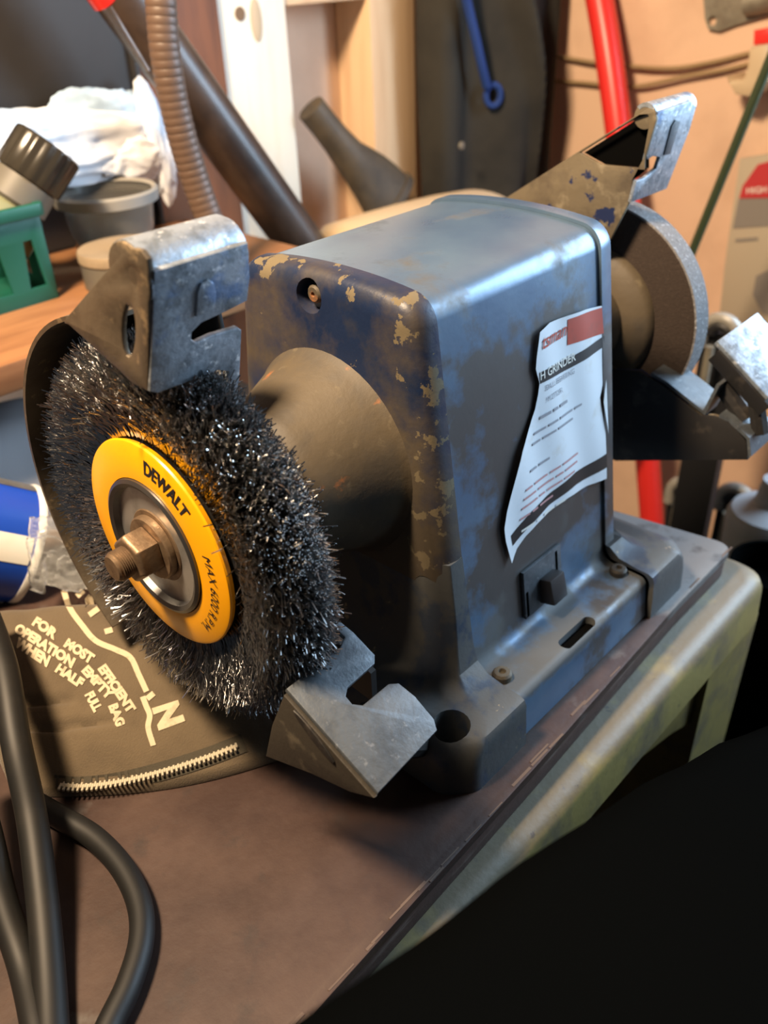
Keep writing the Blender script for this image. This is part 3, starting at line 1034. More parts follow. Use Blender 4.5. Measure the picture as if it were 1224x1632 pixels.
# far side: grinding wheel, guard, bracket, rest ---------------------------
XST = 0.2218
gw = link('grinding_wheel', lathe([(0.0, 0.020), (0.0, 0.0690), (0.0008, 0.0704), (0.0170, 0.0706), (0.0182, 0.0692), (0.0182, 0.02)], (XST, 0, HZ), (1, 0, 0), 72), M['stone'], G)
link('wheel_rim', lathe([(0.0006, 0.0702), (0.001, 0.0712), (0.0168, 0.0712), (0.0172, 0.0702)], (XST, 0, HZ), (1, 0, 0), 72, cap=False), M['stonerim'], gw)
link('wheel_flange', lathe([(-0.010, 0.030), (-0.006, 0.0420), (-0.003, 0.0445), (0.0, 0.0450)], (XST, 0, HZ), (1, 0, 0), 56), M['boss'], gw)
XP = 0.2090
yf = lambda px, py, x=XP: (at(px, py, 'x', x).y, at(px, py, 'x', x).z)
up = [yf(800, 320), yf(920, 243), yf(1005, 190), yf(1034, 172), yf(1046, 176), yf(1048, 190), yf(1030, 250), yf(1010, 288), yf(1003, 325), yf(975, 380)]
ph_ = [yf(926, 243), yf(985, 206), yf(1020, 184), yf(1034, 183), yf(1037, 192), yf(1028, 240), yf(1028, 268), yf(960, 262)]
low = [(0.010, 0.150), (0.010, 0.115), yf(985, 588), yf(1022, 589), yf(1060, 612), yf(1119, 659), yf(1140, 660), yf(1165, 668), yf(1192, 700), yf(1195, 730), yf(985, 732), (0.05, 0.04), (0.085, 0.13)]
gf = link('wheel_guard', prism(up + low, [ph_], 0.0024, 0.0006, TYZ(XP)), M['chipplate'], G)
# black plate standing in for shade in the opening; below it the skirt
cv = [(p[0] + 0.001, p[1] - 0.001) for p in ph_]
link('guard_hollow_shade', prism(cv, [], 0.0015, 0, TYZ(XP + 0.006)), M['hole'], gf)
lowd = [(0.0, 0.110)] + low[2:11] + [(0.03, 0.045)]
link('guard_skirt', prism(lowd, [], 0.0016, 0.0004, TYZ(XP - 0.0022)), M['guard_black'], gf)
# flange of the far eye-shield bracket
q0 = Vector((XP, *yf(1046, 178)))
q1 = Vector((XP, *yf(1006, 322)))
v2 = (q1 - q0).normalized()
n2 = Vector((1, 0, 0)).cross(v2)
if n2.y > 0:
    n2 = -n2
FP2 = [(1046, 178), (1098, 160), (1106, 172), (1097, 205), (1060, 300), (1045, 306), (1003, 322), (1012, 288), (1026, 282), (1043, 268), (1049, 250), (1038, 248), (1026, 256)]
c2 = [fp_coords(x, y, q0, Vector((1, 0, 0)), v2, n2) for (x, y) in FP2]
m2 = Matrix((Vector((1, 0, 0)), v2, Vector((1, 0, 0)).cross(v2))).transposed().to_4x4()
m2.translation = q0
fb = link('eye_shield_bracket', prism(c2, [], 0.0024, 0.0006, m2), M['galv'], G)
w2 = max(c[0] for c in c2)
rr2 = 0.007
ct2 = q0 + v2 * 0.004 - n2 * (rr2 - 0.0012)
loops = []
for xx in (0.0, 0.001, w2 - 0.003, w2 - 0.001):
    L_ = []
    for (rad_, rng_) in ((rr2, range(11)), (rr2 - 0.0022, range(10, -1, -1))):
        for i in rng_:
            a = -0.25 + PI * 0.9 * i / 10
            L_.append(ct2 + Vector((xx, 0, 0)) + (n2 * math.cos(a) - v2 * math.sin(a)) * rad_)
    loops.append(L_)
link('rolled_edge', loft(loops), M['galv'], fb)
link('roll_end', prism(oval((ct2.y, ct2.z), rr2 - 0.0004, rr2 - 0.0004, 20), [], 0.0016, 0.0004, TYZ(XP + 0.001)), M['chipplate'], fb)
tp = [(fp_coords(x, y, q0, Vector((1, 0, 0)), v2, n2)) for (x, y) in [(1066, 200), (1072, 190), (1080, 192), (1064, 244), (1054, 246)]]
m3 = m2.copy()
m3.translation = q0 + n2 * 0.0014
link('embossed_tongue', prism(tp, [], 0.001, 0.0003, m3), M['rest'], fb)


# far tool rest: bent lower brackets and the pale top plate
def strip_x(pxs, xa, xb, t, m, name, parent):
    """sheet running in X between xa and xb along a profile given at xa"""
    P = [Vector((0, *yf(px, py, xa))) for px, py in pxs]
    lo = [Vector((xa, p.y, p.z)) for p in P]
    hi = [Vector((xb, p.y, p.z)) for p in P]
    V = []
    n_ = len(P)
    for i in range(n_):
        a, b = P[max(i - 1, 0)], P[min(i + 1, n_ - 1)]
        tt = (b - a).normalized()
        nn = Vector((0, -tt.z, tt.y)) * t
        V += [lo[i], hi[i], hi[i] + nn, lo[i] + nn]
    Fc = []
    for i in range(n_ - 1):
        for k in range(4):
            k2 = (k + 1) % 4
            Fc.append((i * 4 + k, i * 4 + k2, i * 4 + 4 + k2, i * 4 + 4 + k))
    Fc += [(0, 1, 2, 3), tuple((n_ - 1) * 4 + k for k in range(4))]
    return link(name, mesh_of(V, Fc), m, parent)


XF = XP - 0.003
strip_x([(1119, 659), (1090, 636), (1060, 612), (1036, 598)], XF, XF + 0.026, 0.002, M['rest'], 'rest_strip', gf)
fr = strip_x([(1192, 727), (1190, 700), (1160, 672), (1145, 665)], XF, XF + 0.030, 0.002, M['rest'], 'tool_rest', G)
strip_x([(1119, 659), (1128, 640), (1142, 612)], XF, XF + 0.016, 0.002, M['rest'], 'rest_lip', fr)
A = [at(1140, 546, 'x', XF + 0.006), at(1205, 500, 'x', XF + 0.045), at(1262, 590, 'x', XF + 0.045), at(1222, 636, 'x', XF + 0.006)]
nn = (A[1] - A[0]).cross(A[3] - A[0]).normalized()
plane_plate('rest_plate', A, [], 0.0035, nn, M['galv'], fr, 0.0008)
A2 = [a - Vector((0, 0, 0.008)) for a in A]
plane_plate('rest_backing', [A2[0], A2[0] * 0.55 + A2[1] * 0.45, A2[3] * 0.55 + A2[2] * 0.45, A2[3]], [], 0.011, nn, M['guard_black'], fr, 0.001)
link('rest_link', tube([at(1150, 612, 'x', XF + 0.012), at(1188, 668, 'x', XF + 0.012)], 0.0055, 8), M['guard_black'], fr)
link('rest_link', tube([at(1205, 640, 'x', XF + 0.012), at(1212, 690, 'x', XF + 0.012)], 0.0050, 8), M['guard_black'], fr)

# ------------------------------------------------------------------ dust bag
FL, FR = Vector((-0.186, 0.052)), Vector((-0.083, -0.030))
BL, BR = Vector((-0.160, 0.172)), Vector((-0.050, 0.085))


def bag_pt(u, v):
    a = FL.lerp(FR, u)
    b = BL.lerp(BR, u)
    bow = 0.010 * math.sin(PI * u)
    p = a.lerp(b, v)
    p += (FL - BL).normalized() * bow * (1 - v)
    hmax = 0.040 + 0.008 * (1 - u)
    if v < 0.06:
        h = 0.006 + 0.10 * v
    else:
        f = (v - 0.06) / 0.94
        h = 0.012 + (hmax - 0.012) * math.sin(min(f / 0.75, 1) * PI / 2) ** 0.9
        if f > 0.75:
            h *= math.cos((f - 0.75) / 0.25 * 1.25)
    ends = min(1, (u + 0.02) / 0.12, (1.02 - u) / 0.12)
    h = 0.004 + (h - 0.004) * max(0.15, ends) ** 0.6
    fold = 0.0022 * noise.noise(Vector((p.x * 22, p.y * 22, 3))) + 0.0016 * noise.noise(Vector((p.x * 60, p.y * 40, 1)))
    for (v0, ua, ub, d_) in ((0.30, 0.0, 0.34, 0.004), (0.20, 0.06, 0.46, 0.0035)):
        if ua <= u <= ub:
            h -= d_ * math.exp(-((v - v0 - 0.04 * (u - ua)) / 0.016) ** 2) * math.sin(PI * (u - ua) / (ub - ua)) ** 0.5
    return Vector((p.x, p.y, max(0.0012, h + fold * min(1, v / 0.12))))


NU, NV = 90, 80
V = [bag_pt(i / NU, j / NV) for j in range(NV + 1) for i in range(NU + 1)]
nb = len(V)
V += [Vector((p.x, p.y, 0.0006)) for p in V]
Fc = []
for j in range(NV):
    for i in range(NU):
        q = j * (NU + 1) + i
        Fc.append((q, q + 1, q + NU + 2, q + NU + 1))
        Fc.append((nb + q, nb + q + NU + 1, nb + q + NU + 2, nb + q + 1))
edge = [i for i in range(NU + 1)] + [j * (NU + 1) + NU for j in range(1, NV + 1)] + [NV * (NU + 1) + i for i in range(NU - 1, -1, -1)] + [j * (NU + 1) for j in range(NV - 1, 0, -1)]
for a, b in zip(edge, edge[1:] + edge[:1]):
    Fc.append((a, b, nb + b, nb + a))
BAG = link('dust_bag', mesh_of(V, Fc), M['bagcloth'], None, 70)
tag(BAG, 'brown cloth vacuum dust bag with cream printed wording and metal zipper', 'bag')
bvh = BVHTree.FromPolygons([tuple(v) for v in V], Fc)


def bag_hit(px, py):
    h, n_, i_, d_ = bvh.ray_cast(CAM_LOC, sight(px, py))
    if h is None:
        h = at(px, py, 'z', 0.03)
    return h


def bag_drop(p, lift):
    h, n_, i_, d_ = bvh.ray_cast(p + Vector((0, 0, 0.05)), Vector((0, 0, -1)))
    z = h.z if h is not None else p.z
    return Vector((p.x, p.y, z + lift))


def bag_word(s, pa, pb, cap_px):
    A_, B_ = bag_hit(*pa), bag_hit(*pb)
    V, Fc = letters(s, 1.0, 0.065)
    xs = [v[0] for v in V]
    w_ = max(xs) - min(xs)
    d_ = B_ - A_
    d_.z = 0
    # direction of letter tops: towards the far right of the bag
    q = Vector((pb[0] - pa[0], pb[1] - pa[1]))
    nrm = Vector((q.y, -q.x)).normalized() * cap_px
    T_ = bag_hit(pa[0] + nrm.x, pa[1] + nrm.y) - A_
    T_.z = 0
    out = []
    for (a, b) in V:
        p = A_ + d_ * ((a - min(xs)) / w_) + T_ * (b / 0.70)
        out.append(bag_drop(p, 0.0005))
    return link('lettering', raw_mesh(out, Fc), M['bagprint'], BAG, 0)


c6 = lambda x, y: (x * 0.3556, 720 + y * 0.3556)
for (s, a, b) in (('FOR', (143, 775), (245, 845)), ('MOST', (285, 872), (408, 955)), ('EFFICIENT', (440, 975), (578, 1178)),
                  ('OPERATION', (62, 805), (322, 972)), ('EMPTY', (366, 985), (488, 1118)), ('BAG', (488, 1142), (525, 1236)),
                  ('WHEN', (62, 868), (212, 966)), ('HALF', (246, 985), (362, 1062)), ('FULL', (382, 1092), (425, 1172))):
    bag_word(s, c6(*a), c6(*b), 14)
bag_word('N', c6(690, 1150), c6(722, 1250), 38)
# white wavy stripe and letter fragments


def bag_ribbon(pxs, width_px, name):
    pl = spline([Vector((x, y, 0)) for x, y in pxs], 6)
    V, Fc = [], []
    for i, p in enumerate(pl):
        t = (pl[min(i + 1, len(pl) - 1)] - pl[max(i - 1, 0)]).normalized()
        n_ = Vector((-t.y, t.x, 0)) * width_px / 2
        for sgn in (-1, 1):
            h = bag_hit(p.x + n_.x * sgn, p.y + n_.y * sgn)
            V.append(bag_drop(h, 0.0005))
    for i in range(len(pl) - 1):
        Fc.append((2 * i, 2 * i + 1, 2 * i + 3, 2 * i + 2))
    return link(name, raw_mesh(V, Fc), M['bagprint'], BAG, 0)


bag_ribbon([c6(*q) for q in ((285, 622), (315, 705), (370, 782), (430, 850), (520, 890), (585, 925), (622, 1000), (658, 1078))], 9, 'printed_wave')
bag_ribbon([c6(*q) for q in ((640, 1100), (655, 1140), (672, 1185), (665, 1240), (688, 1320))], 9, 'printed_wave')
for q in (((345, 650), (375, 625)), ((372, 690), (408, 650)), ((400, 735), (442, 705)), ((470, 810), (505, 800)), ((660, 1110), (690, 1085))):
    bag_ribbon([c6(*q[0]), c6(*q[1])], 9, 'printed_bar')
# zipper: dark tape along the front edge, teeth in two interlocking rows
zp = [(86, 1253), (130, 1256), (190, 1249), (260, 1232), (330, 1210), (390, 1187)]
V, Fc = [], []
zl = spline([Vector((x, y, 0)) for x, y in zp], 12)
for i, p in enumerate(zl):
    t = (zl[min(i + 1, len(zl) - 1)] - zl[max(i - 1, 0)]).normalized()
    n_ = Vector((-t.y, t.x, 0))
    for sgn in (-17, 13):
        h = bag_hit(p.x + n_.x * sgn, p.y + n_.y * sgn)
        V.append(bag_drop(h, 0.0006))
Fc = [(2 * i, 2 * i + 1, 2 * i + 3, 2 * i + 2) for i in range(len(zl) - 1)]
zt = link('zipper_tape', raw_mesh(V, Fc), M['bagtrim'], BAG, 0)
zc = [bag_drop(bag_hit(p.x, p.y), 0.0009) for p in zl]
L_ = [0.0]
for a, b in zip(zc, zc[1:]):
    L_.append(L_[-1] + (b - a).length)
teeth = []
nt_ = 78
for k in range(nt_):
    s = L_[-1] * (k + 0.5) / nt_ * 0.93 + 0.003
    i = max(j for j in range(len(L_) - 1) if L_[j] <= s)
    f = (s - L_[i]) / (L_[i + 1] - L_[i])
    c = zc[i].lerp(zc[i + 1], f)
    t = (zc[i + 1] - zc[i]).normalized()
    n_ = Vector((-t.y, t.x, 0)).normalized()
    bmx = box_bm((-0.00055, -0.0019, -0.0006), (0.00055, 0.0019, 0.0009), 0.0002, 1)
    me = bm_mesh(bmx)
    up_ = t.cross(n_)
    Mt = Matrix((t, n_, up_)).transposed().to_4x4()
    Mt.translation = c + n_ * (0.0009 if k % 2 else -0.0009)
    me.transform(Mt)
    teeth.append(me)
o = link('zipper_teeth', join(teeth), M['zinc_teeth'], BAG, 0)
o['kind'] = 'stuff'

# ------------------------------------------------------------------ cables on the board
CRD = 0.0052
zc_ = lambda x, y, z: at(x, y, 'z', z)
p1 = [zc_(-30, 960, 0.070), zc_(5, 1060, 0.062), zc_(25, 1180, 0.048), zc_(50, 1300, 0.030), zc_(66, 1420, 0.018), zc_(76, 1530, 0.010), zc_(82, 1640, 0.0065), zc_(84, 1760, 0.0065)]
cord = thing('power_cord', 'thick black rubber power cord looping over the lower left board corner', 'cord', (-0.2, -0.03, 0))
link('cord_run', tube(spline(p1, 10), 0.0064, 14), M['rubber'], cord)
p2 = [zc_(40, 1270, 0.0085), zc_(95, 1302, 0.0065), zc_(150, 1335, 0.0055), zc_(195, 1383, 0.0055), zc_(222, 1440, 0.0055), zc_(225, 1500, 0.0055), zc_(205, 1570, 0.0055), zc_(172, 1640, 0.0055), zc_(140, 1720, 0.0055)]
link('cord_loop', tube(spline(p2, 10), CRD, 14), M['rubber'], cord)
p3 = [zc_(-60, 1180, 0.045), zc_(-20, 1330, 0.03), zc_(5, 1440, 0.016), zc_(38, 1540, 0.0065), zc_(60, 1640, 0.0065), zc_(70, 1740, 0.0065)]
link('cord_loop', tube(spline(p3, 10), 0.0060, 14), M['rubber'], cord)

# ------------------------------------------------------------------ blue can and clear wrap left of the wheel
CAN_R = 0.038
ce = at(38, 868, 'y', 0.215)          # middle of the visible end
cax = (at(-60, 850, 'y', 0.225) - ce).normalized()
can = thing('spray_can', 'blue and white metal can lying on its side behind the dust bag', 'can', (ce.x, ce.y, ce.z))
link('body', lathe([(0.004, CAN_R), (0.10, CAN_R)], ce, cax, 56), M['canblue'], can)
link('rim', lathe([(0.0, CAN_R - 0.003), (0.0, CAN_R + 0.0008), (0.002, CAN_R + 0.0014), (0.0045, CAN_R + 0.0006), (0.0045, CAN_R - 0.001)], ce, cax, 56, cap=False), M['canwhite'], can)
link('end_panel', lathe([(0.004, CAN_R - 0.001), (0.006, 0.01)], ce, cax, 40), M['chrome'], can)
# white stripe along the can; silver strip on top paints in the glare
h_ = Vector((0, 0, 1))
uu = cax.cross(h_).normalized()
vv = uu.cross(cax).normalized()
tocam = (CAM_LOC - ce)
tocam = (tocam - cax * tocam.dot(cax)).normalized()
side = cax.cross(tocam)
if side.z < 0:
    side = -side


def can_patch(name, a0_, a1_, d0, d1, m, lift=0.0004):
    V, Fc = [], []
    n_ = 10
    for i in range(n_ + 1):
        a = math.radians(a0_ + (a1_ - a0_) * i / n_)
        r_ = (tocam * math.cos(a) + side * math.sin(a)) * (CAN_R + lift)
        V += [ce + cax * d0 + r_, ce + cax * d1 + r_]
    for i in range(n_):
        Fc.append((2 * i, 2 * i + 1, 2 * i + 3, 2 * i + 2))
    return link(name, raw_mesh(V, Fc), m, can)


can_patch('white_stripe', -18, 8, 0.006, 0.095, M['canwhite'])
can_patch('silver_glare_strip', 62, 100, 0.004, 0.095, M['chrome'])
# crumpled clear film
V, Fc = [], []
NU, NV = 44, 34
c00, c10, c01, c11 = at(55, 835, 'y', 0.185), at(225, 850, 'y', 0.135), at(60, 955, 'y', 0.165), at(215, 965, 'y', 0.100)
for j in range(NV + 1):
    for i in range(NU + 1):
        u, v = i / NU, j / NV
        p = c00.lerp(c10, u).lerp(c01.lerp(c11, u), v)
        q = Vector((u * 3.2, v * 3.2, 0.5))
        n1 = abs(noise.noise(q)) + 0.5 * abs(noise.noise(q * 2.3)) + 0.25 * abs(noise.noise(q * 5))
        p = p + Vector((-0.35, -0.3, 1)).normalized() * (n1 * 0.014 + 0.006)
        V.append(p)
for j in range(NV):
    for i in range(NU):
        q = j * (NU + 1) + i
        Fc.append((q, q + 1, q + NU + 2, q + NU + 1))
me = raw_mesh(V, Fc)
o = link('plastic_wrap', me, M['clear'], None, 25)
sd_ = o.modifiers.new('solid', 'SOLIDIFY')
sd_.thickness = 0.0003
tag(o, 'crumpled clear plastic wrap between the blue can and the wire wheel', 'plastic wrap')

# ------------------------------------------------------------------ left background: shelf and what is on it
ZS = 0.120
struct_shelf = thing('shelf', 'orange pine shelf plank holding the green basket', 'shelf', (0.0, 0.36, ZS - 0.02))
link('plank', bm_mesh(box_bm((-0.55, 0.262, ZS - 0.020), (0.245, 0.470, ZS), 0.002)), M['shelf'], struct_shelf)
for bx in (-0.40, 0.17):
    link('bracket', loft([[Vector((bx + k, 0.272, ZS - 0.020)), Vector((bx + k, 0.472, ZS - 0.020)), Vector((bx + k, 0.472, ZS - 0.115)), Vector((bx + k, 0.455, ZS - 0.115))] for k in (0, 0.012)]), M['bench'], struct_shelf)
WB = thing('workbench', 'dark wooden workbench surface behind the board', 'workbench', (-0.2, 0.34, FLOOR))
link('bench_top', bm_mesh(box_bm((-0.75, 0.225, -0.045), (0.215, 0.475, -0.015), 0.003)), M['bench'], WB)
for lx in (-0.7, 0.15):
    for ly2 in (0.25, 0.43):
        link('leg', bm_mesh(box_bm((lx, ly2, FLOOR), (lx + 0.05, ly2 + 0.04, -0.045), 0.002)), M['bench'], WB)
# grey cloth on the workbench
V, Fc = [], []
NU = 30
for j in range(NU + 1):
    for i in range(NU + 1):
        u, v = i / NU, j / NU
        x = -0.34 + 0.40 * u
        y = 0.275 + 0.17 * v
        z = 0.012 + 0.042 * math.sin(PI * u) ** 0.5 * math.sin(PI * v) ** 0.5 + 0.010 * noise.noise(Vector((x * 20, y * 20, 2)))
        V.append(Vector((x, y, max(z, -0.010))))
nb = len(V)
V += [Vector((p.x, p.y, -0.0146)) for p in V]
for j in range(NU):
    for i in range(NU):
        q = j * (NU + 1) + i
        Fc += [(q, q + 1, q + NU + 2, q + NU + 1), (nb + q, nb + q + NU + 1, nb + q + NU + 2, nb + q + 1)]
ed = [i for i in range(NU + 1)] + [j * (NU + 1) + NU for j in range(1, NU + 1)] + [NU * (NU + 1) + i for i in range(NU - 1, -1, -1)] + [j * (NU + 1) for j in range(NU - 1, 0, -1)]
for a, b in zip(ed, ed[1:] + ed[:1]):
    Fc.append((a, b, nb + b, nb + a))
tag(link('folded_cloth', mesh_of(V, Fc), M['greycloth'], None, 70), 'pale grey folded cloth on the workbench under the shelf', 'cloth')

# green basket: open box of four slotted walls, rim, floor
bq = at(93, 474, 'z', ZS)
BX1, BY0 = bq.x, bq.y
BX0, BY1, BH = BX1 - 0.16, BY0 + 0.075, 0.066
bk = thing('basket', 'small green plastic basket with tapered slots standing on the shelf', 'basket', ((BX0 + BX1) / 2, (BY0 + BY1) / 2, ZS))


def slot_wall(wd, nsl):
    hs = []
    st_ = wd / nsl
    for k in range(nsl):
        cx0 = st_ * (k + 0.5)
        hs.append([(cx0 - st_ * 0.24, 0.012), (cx0 + st_ * 0.24, 0.012), (cx0 + st_ * 0.12, 0.046), (cx0 - st_ * 0.12, 0.046)])
    return prism([(0, 0), (wd, 0), (wd, BH), (0, BH)], hs, 0.0022, 0.0004)


for (wd, ns, orig, rz) in ((0.16, 6, (BX0, BY0, ZS), 0), (0.16, 6, (BX0, BY1, ZS), 0), (0.075, 3, (BX0, BY0, ZS), PI / 2), (0.075, 3, (BX1, BY0, ZS), PI / 2)):
    me = slot_wall(wd, ns)
    me.transform(Matrix.Translation(orig) @ Matrix.Rotation(rz, 4, 'Z') @ Matrix.Rotation(PI / 2, 4, 'X'))
    link('side', me, M['green'], bk)
link('bottom', bm_mesh(box_bm((BX0, BY0, ZS), (BX1, BY1, ZS + 0.003))), M['green'], bk)
ro = fillet([(BX0 - 0.005, BY0 - 0.005), (BX1 + 0.005, BY0 - 0.005), (BX1 + 0.005, BY1 + 0.005), (BX0 - 0.005, BY1 + 0.005)], 0.006, 4)
ri_ = fillet([(BX0 + 0.001, BY0 + 0.001), (BX1 - 0.001, BY0 + 0.001), (BX1 - 0.001, BY1 - 0.001), (BX0 + 0.001, BY1 - 0.001)], 0.003, 4)
link('rim', prism(ro, [ri_], 0.009, 0.001, Matrix.Translation((0, 0, ZS + BH))), M['green'], bk)

# bottle leaning in the basket
yb = BY0 + 0.02
c_top = at(78, 232, 'y', yb)
c_bot = at(18, 328, 'y', yb + 0.008)
bax = (c_bot - c_top).normalized()
bl = thing('bottle', 'pale green bottle with ribbed black cap leaning in the basket', 'bottle', tuple(c_bot))
sc1 = (c_top - CAM_LOC).length / F_PX
rc_ = 47 * sc1
lc = 56 * sc1
V, Fc = [], []
nr = 64
uu = bax.cross(Vector((0, 0, 1))).normalized()
vv = bax.cross(uu)
lo = []
for (d_, k) in ((-0.001, 0.90), (0.0, 0.97), (0.002, 1.0), (lc - 0.002, 1.0), (lc, 0.97)):
    lo.append([c_top + bax * d_ + (uu * math.cos(2 * PI * i / nr) + vv * math.sin(2 * PI * i / nr)) * rc_ * k * (1 if (i // 2) % 2 else 0.955) for i in range(nr)])
link('cap', loft(lo), M['blackcap'], bl)
link('collar', lathe([(lc, rc_ * 0.80), (lc + 0.001, rc_ * 0.92), (lc + 0.018, rc_ * 0.95), (lc + 0.021, rc_ * 0.8)], c_top, bax, 24), M['greyplastic'], bl)
link('body', lathe([(lc + 0.018, rc_ * 0.7), (lc + 0.026, rc_ * 1.0), (lc + 0.038, rc_ * 1.12), (lc + 0.048, rc_ * 1.12), (lc + 0.052, rc_ * 0.9)], c_top, bax, 32), M['palegreen'], bl)

# round clear tub and the flat tin before it
tb = at(188, 405, 'z', ZS)
tub = thing('plastic_tub', 'round clear plastic tub with milky rim on the shelf behind the basket', 'tub', (tb.x, tb.y, ZS))
tsc = (tb - CAM_LOC).length / F_PX
rt_ = 68 * tsc
hT = 0.052
link('wall', lathe([(0.0015, rt_ * 0.76), (0.0, rt_ * 0.78), (hT, rt_ * 0.96), (hT, rt_ * 0.93), (0.002, rt_ * 0.75)], (tb.x, tb.y, ZS), (0, 0, 1), 44), M['frost'], tub)
link('rim', lathe([(hT - 0.007, rt_ * 0.97), (hT - 0.007, rt_ * 1.06), (hT + 0.001, rt_ * 1.08), (hT + 0.003, rt_ * 1.03), (hT + 0.001, rt_ * 0.95)], (tb.x, tb.y, ZS), (0, 0, 1), 44, cap=False), M['frostrim'], tub)
tb2 = at(205, 450, 'z', ZS)
tin = thing('flat_tin', 'low tan-lidded round tin in front of the clear tub', 'tin', (tb2.x, tb2.y, ZS))
rt2 = 62 * (tb2 - CAM_LOC).length / F_PX
link('body', lathe([(0.0, rt2 * 0.95), (0.001, rt2), (0.022, rt2)], (tb2.x, tb2.y, ZS), (0, 0, 1), 40), M['greyplastic'], tin)
link('lid', lathe([(0.021, rt2 * 1.03), (0.027, rt2 * 1.03), (0.0285, rt2 * 1.0), (0.0285, rt2 * 0.9), (0.0275, rt2 * 0.1)], (tb2.x, tb2.y, ZS), (0, 0, 1), 40), M['tan'], tin)

# crumpled white plastic bag
def film(px, py, y, rx, ry, rz, rot, seed, m, name, parent):
    c = at(px, py, 'y', y)
    k = (c - CAM_LOC).length / F_PX
    bm = bmesh.new()
    bmesh.ops.create_icosphere(bm, subdivisions=5, radius=1)
    for v in bm.verts:
        p = v.co.copy()
        q = Vector((p.x * 1.4 + seed, p.y, p.z * 1.4))
        r_ = 1 + 0.20 * noise.noise(q) + 0.30 * (0.3 - abs(noise.noise(q * 1.7))) + 0.10 * (0.3 - abs(noise.noise(q * 4)))
        p = p * r_
        v.co = Vector((p.x * rx * k, p.y * ry, p.z * rz * k))
    me = bm_mesh(bm)
    me.transform(Matrix.Translation(c) @ Matrix.Rotation(math.radians(rot), 4, 'Y'))
    return link(name, me, m, parent, 70)


pb = thing('plastic_bag', 'crumpled white plastic bag with painted bluish light against the dark panel', 'plastic bag', tuple(at(95, 280, 'y', 0.44)))
film(60, 236, 0.452, 190, 0.014, 48, 4, 4.0, M['whitebag'], 'film', pb)
film(158, 212, 0.458, 92, 0.010, 56, 0, 9.0, M['bluelitfilm'], 'film_fold', pb)  # fold coloured blue for the cool light reflected on it
film(205, 250, 0.450, 62, 0.012, 34, 10, 2.0, M['whitebag'], 'film_fold', pb)
film(250, 232, 0.450, 20, 0.009, 82, -6, 6.0, M['whitebag'], 'corner_flap', pb)

# dark sheet panel
dp = thing('steel_sheet', 'dark grey sheet metal panel standing behind the white plastic bag', 'panel', (0.0, 0.473, ZS))
link('sheet', bm_mesh(box_bm((-0.60, 0.4725, ZS), (0.219, 0.4785, 0.80), 0.001)), M['darkpanel'], dp)
link('folded_edge', bm_mesh(box_bm((0.216, 0.466, ZS), (0.2205, 0.4785, 0.80), 0.001)), M['darkpanel'], dp)

# ribbed hose
hp = [at(252, -60, 'y', 0.30), at(256, 0, 'y', 0.30), at(264, 90, 'y', 0.30), at(283, 190, 'y', 0.30), at(312, 290, 'y', 0.298), at(340, 365, 'y', 0.292), at(372, 440, 'y', 0.285)]
hp = spline(hp, 60)
hr = 21 * (hp[100] - CAM_LOC).length / F_PX
LL = [0.0]
for a, b in zip(hp, hp[1:]):
    LL.append(LL[-1] + (b - a).length)
hs_ = thing('ribbed_hose', 'brown ribbed flexible hose hanging in front of the dark pole', 'hose', tuple(hp[-1]))
tot = LL[-1]


def hose_r(f):
    i = min(int(f * (len(hp) - 1) + 0.5), len(hp) - 1)
    return hr * (0.965 + 0.05 * abs(math.sin(PI * LL[i] / 0.0052)) ** 0.6)


link('hose_wall', tube(hp, hose_r, 20), M['hose'], hs_)
link('cuff', tube([hp[-40], hp[-20], hp[-1]], hr * 1.15, 18), M['hose'], hs_)

# dark pole leaning
pp0, pp1 = at(150, -70, 'y', 0.395), at(520, 445, 'y', 0.36)
psc = 34 * (pp1 - CAM_LOC).length / F_PX
pl_ = thing('wooden_pole', 'dark stained round pole leaning diagonally across the white stud', 'pole', tuple(pp1))
link('shaft', tube([pp0.lerp(pp1, k / 12) for k in range(13)], psc, 24), M['pole'], pl_)
link('ferrule', tube([pp0.lerp(pp1, 0.985), pp0.lerp(pp1, 1.0)], psc * 1.06, 24), M['steel_dark'], pl_)

# screwdriver with red handle
s0, s1, s2 = at(140, -40, 'y', 0.33), at(172, 6, 'y', 0.33), at(236, 112, 'y', 0.34)
ssc = (s1 - CAM_LOC).length / F_PX
sdv = thing('screwdriver', 'thin screwdriver with red handle at the upper left in front of the dark panel', 'screwdriver', tuple(s1))
link('handle', tube([s0, s0.lerp(s1, 0.9), s1], lambda f: (20 if f < 0.9 else 13) * ssc, 16), M['redgloss'], sdv)
link('blade', tube([s1, s2], 3.0 * ssc, 10), M['chrome'], sdv)

# ------------------------------------------------------------------ middle background
# jacket: draped, with vertical and diagonal folds
V, Fc = [], []
NU, NV = 70, 50
JL, JR = 0.585, 0.742
for side_ in (0, 1):
    for j in range(NV + 1):
        for i in range(NU + 1):
            u, v = i / NU, j / NV
            z = 0.56 - 0.62 * v
            x = JL + (JR - JL) * u + 0.004 * math.sin(v * 9 + u * 4)
            yb_ = 0.452 - 0.055 * u
            dg_ = u - 0.15 - 0.75 * v
            fold = 0.014 * math.sin(u * 11 + 1.0 + v * 1.5) + 0.022 * math.exp(-(dg_ / 0.04) ** 2) + 0.005 * noise.noise(Vector((u * 6, v * 6, 0)))
            prof_ = math.sin(PI * min(max(u, 0.0), 1.0)) ** 0.35
            y = yb_ - (0.018 + 0.022 * prof_ + fold * prof_) * (1 if side_ == 0 else -0.25)
            V.append(Vector((x, y, z)))
nb = (NU + 1) * (NV + 1)
for s in (0, 1):
    for j in range(NV):
        for i in range(NU):
            q = s * nb + j * (NU + 1) + i
            Fc.append((q, q + 1, q + NU + 2, q + NU + 1) if s == 0 else (q, q + NU + 1, q + NU + 2, q + 1))
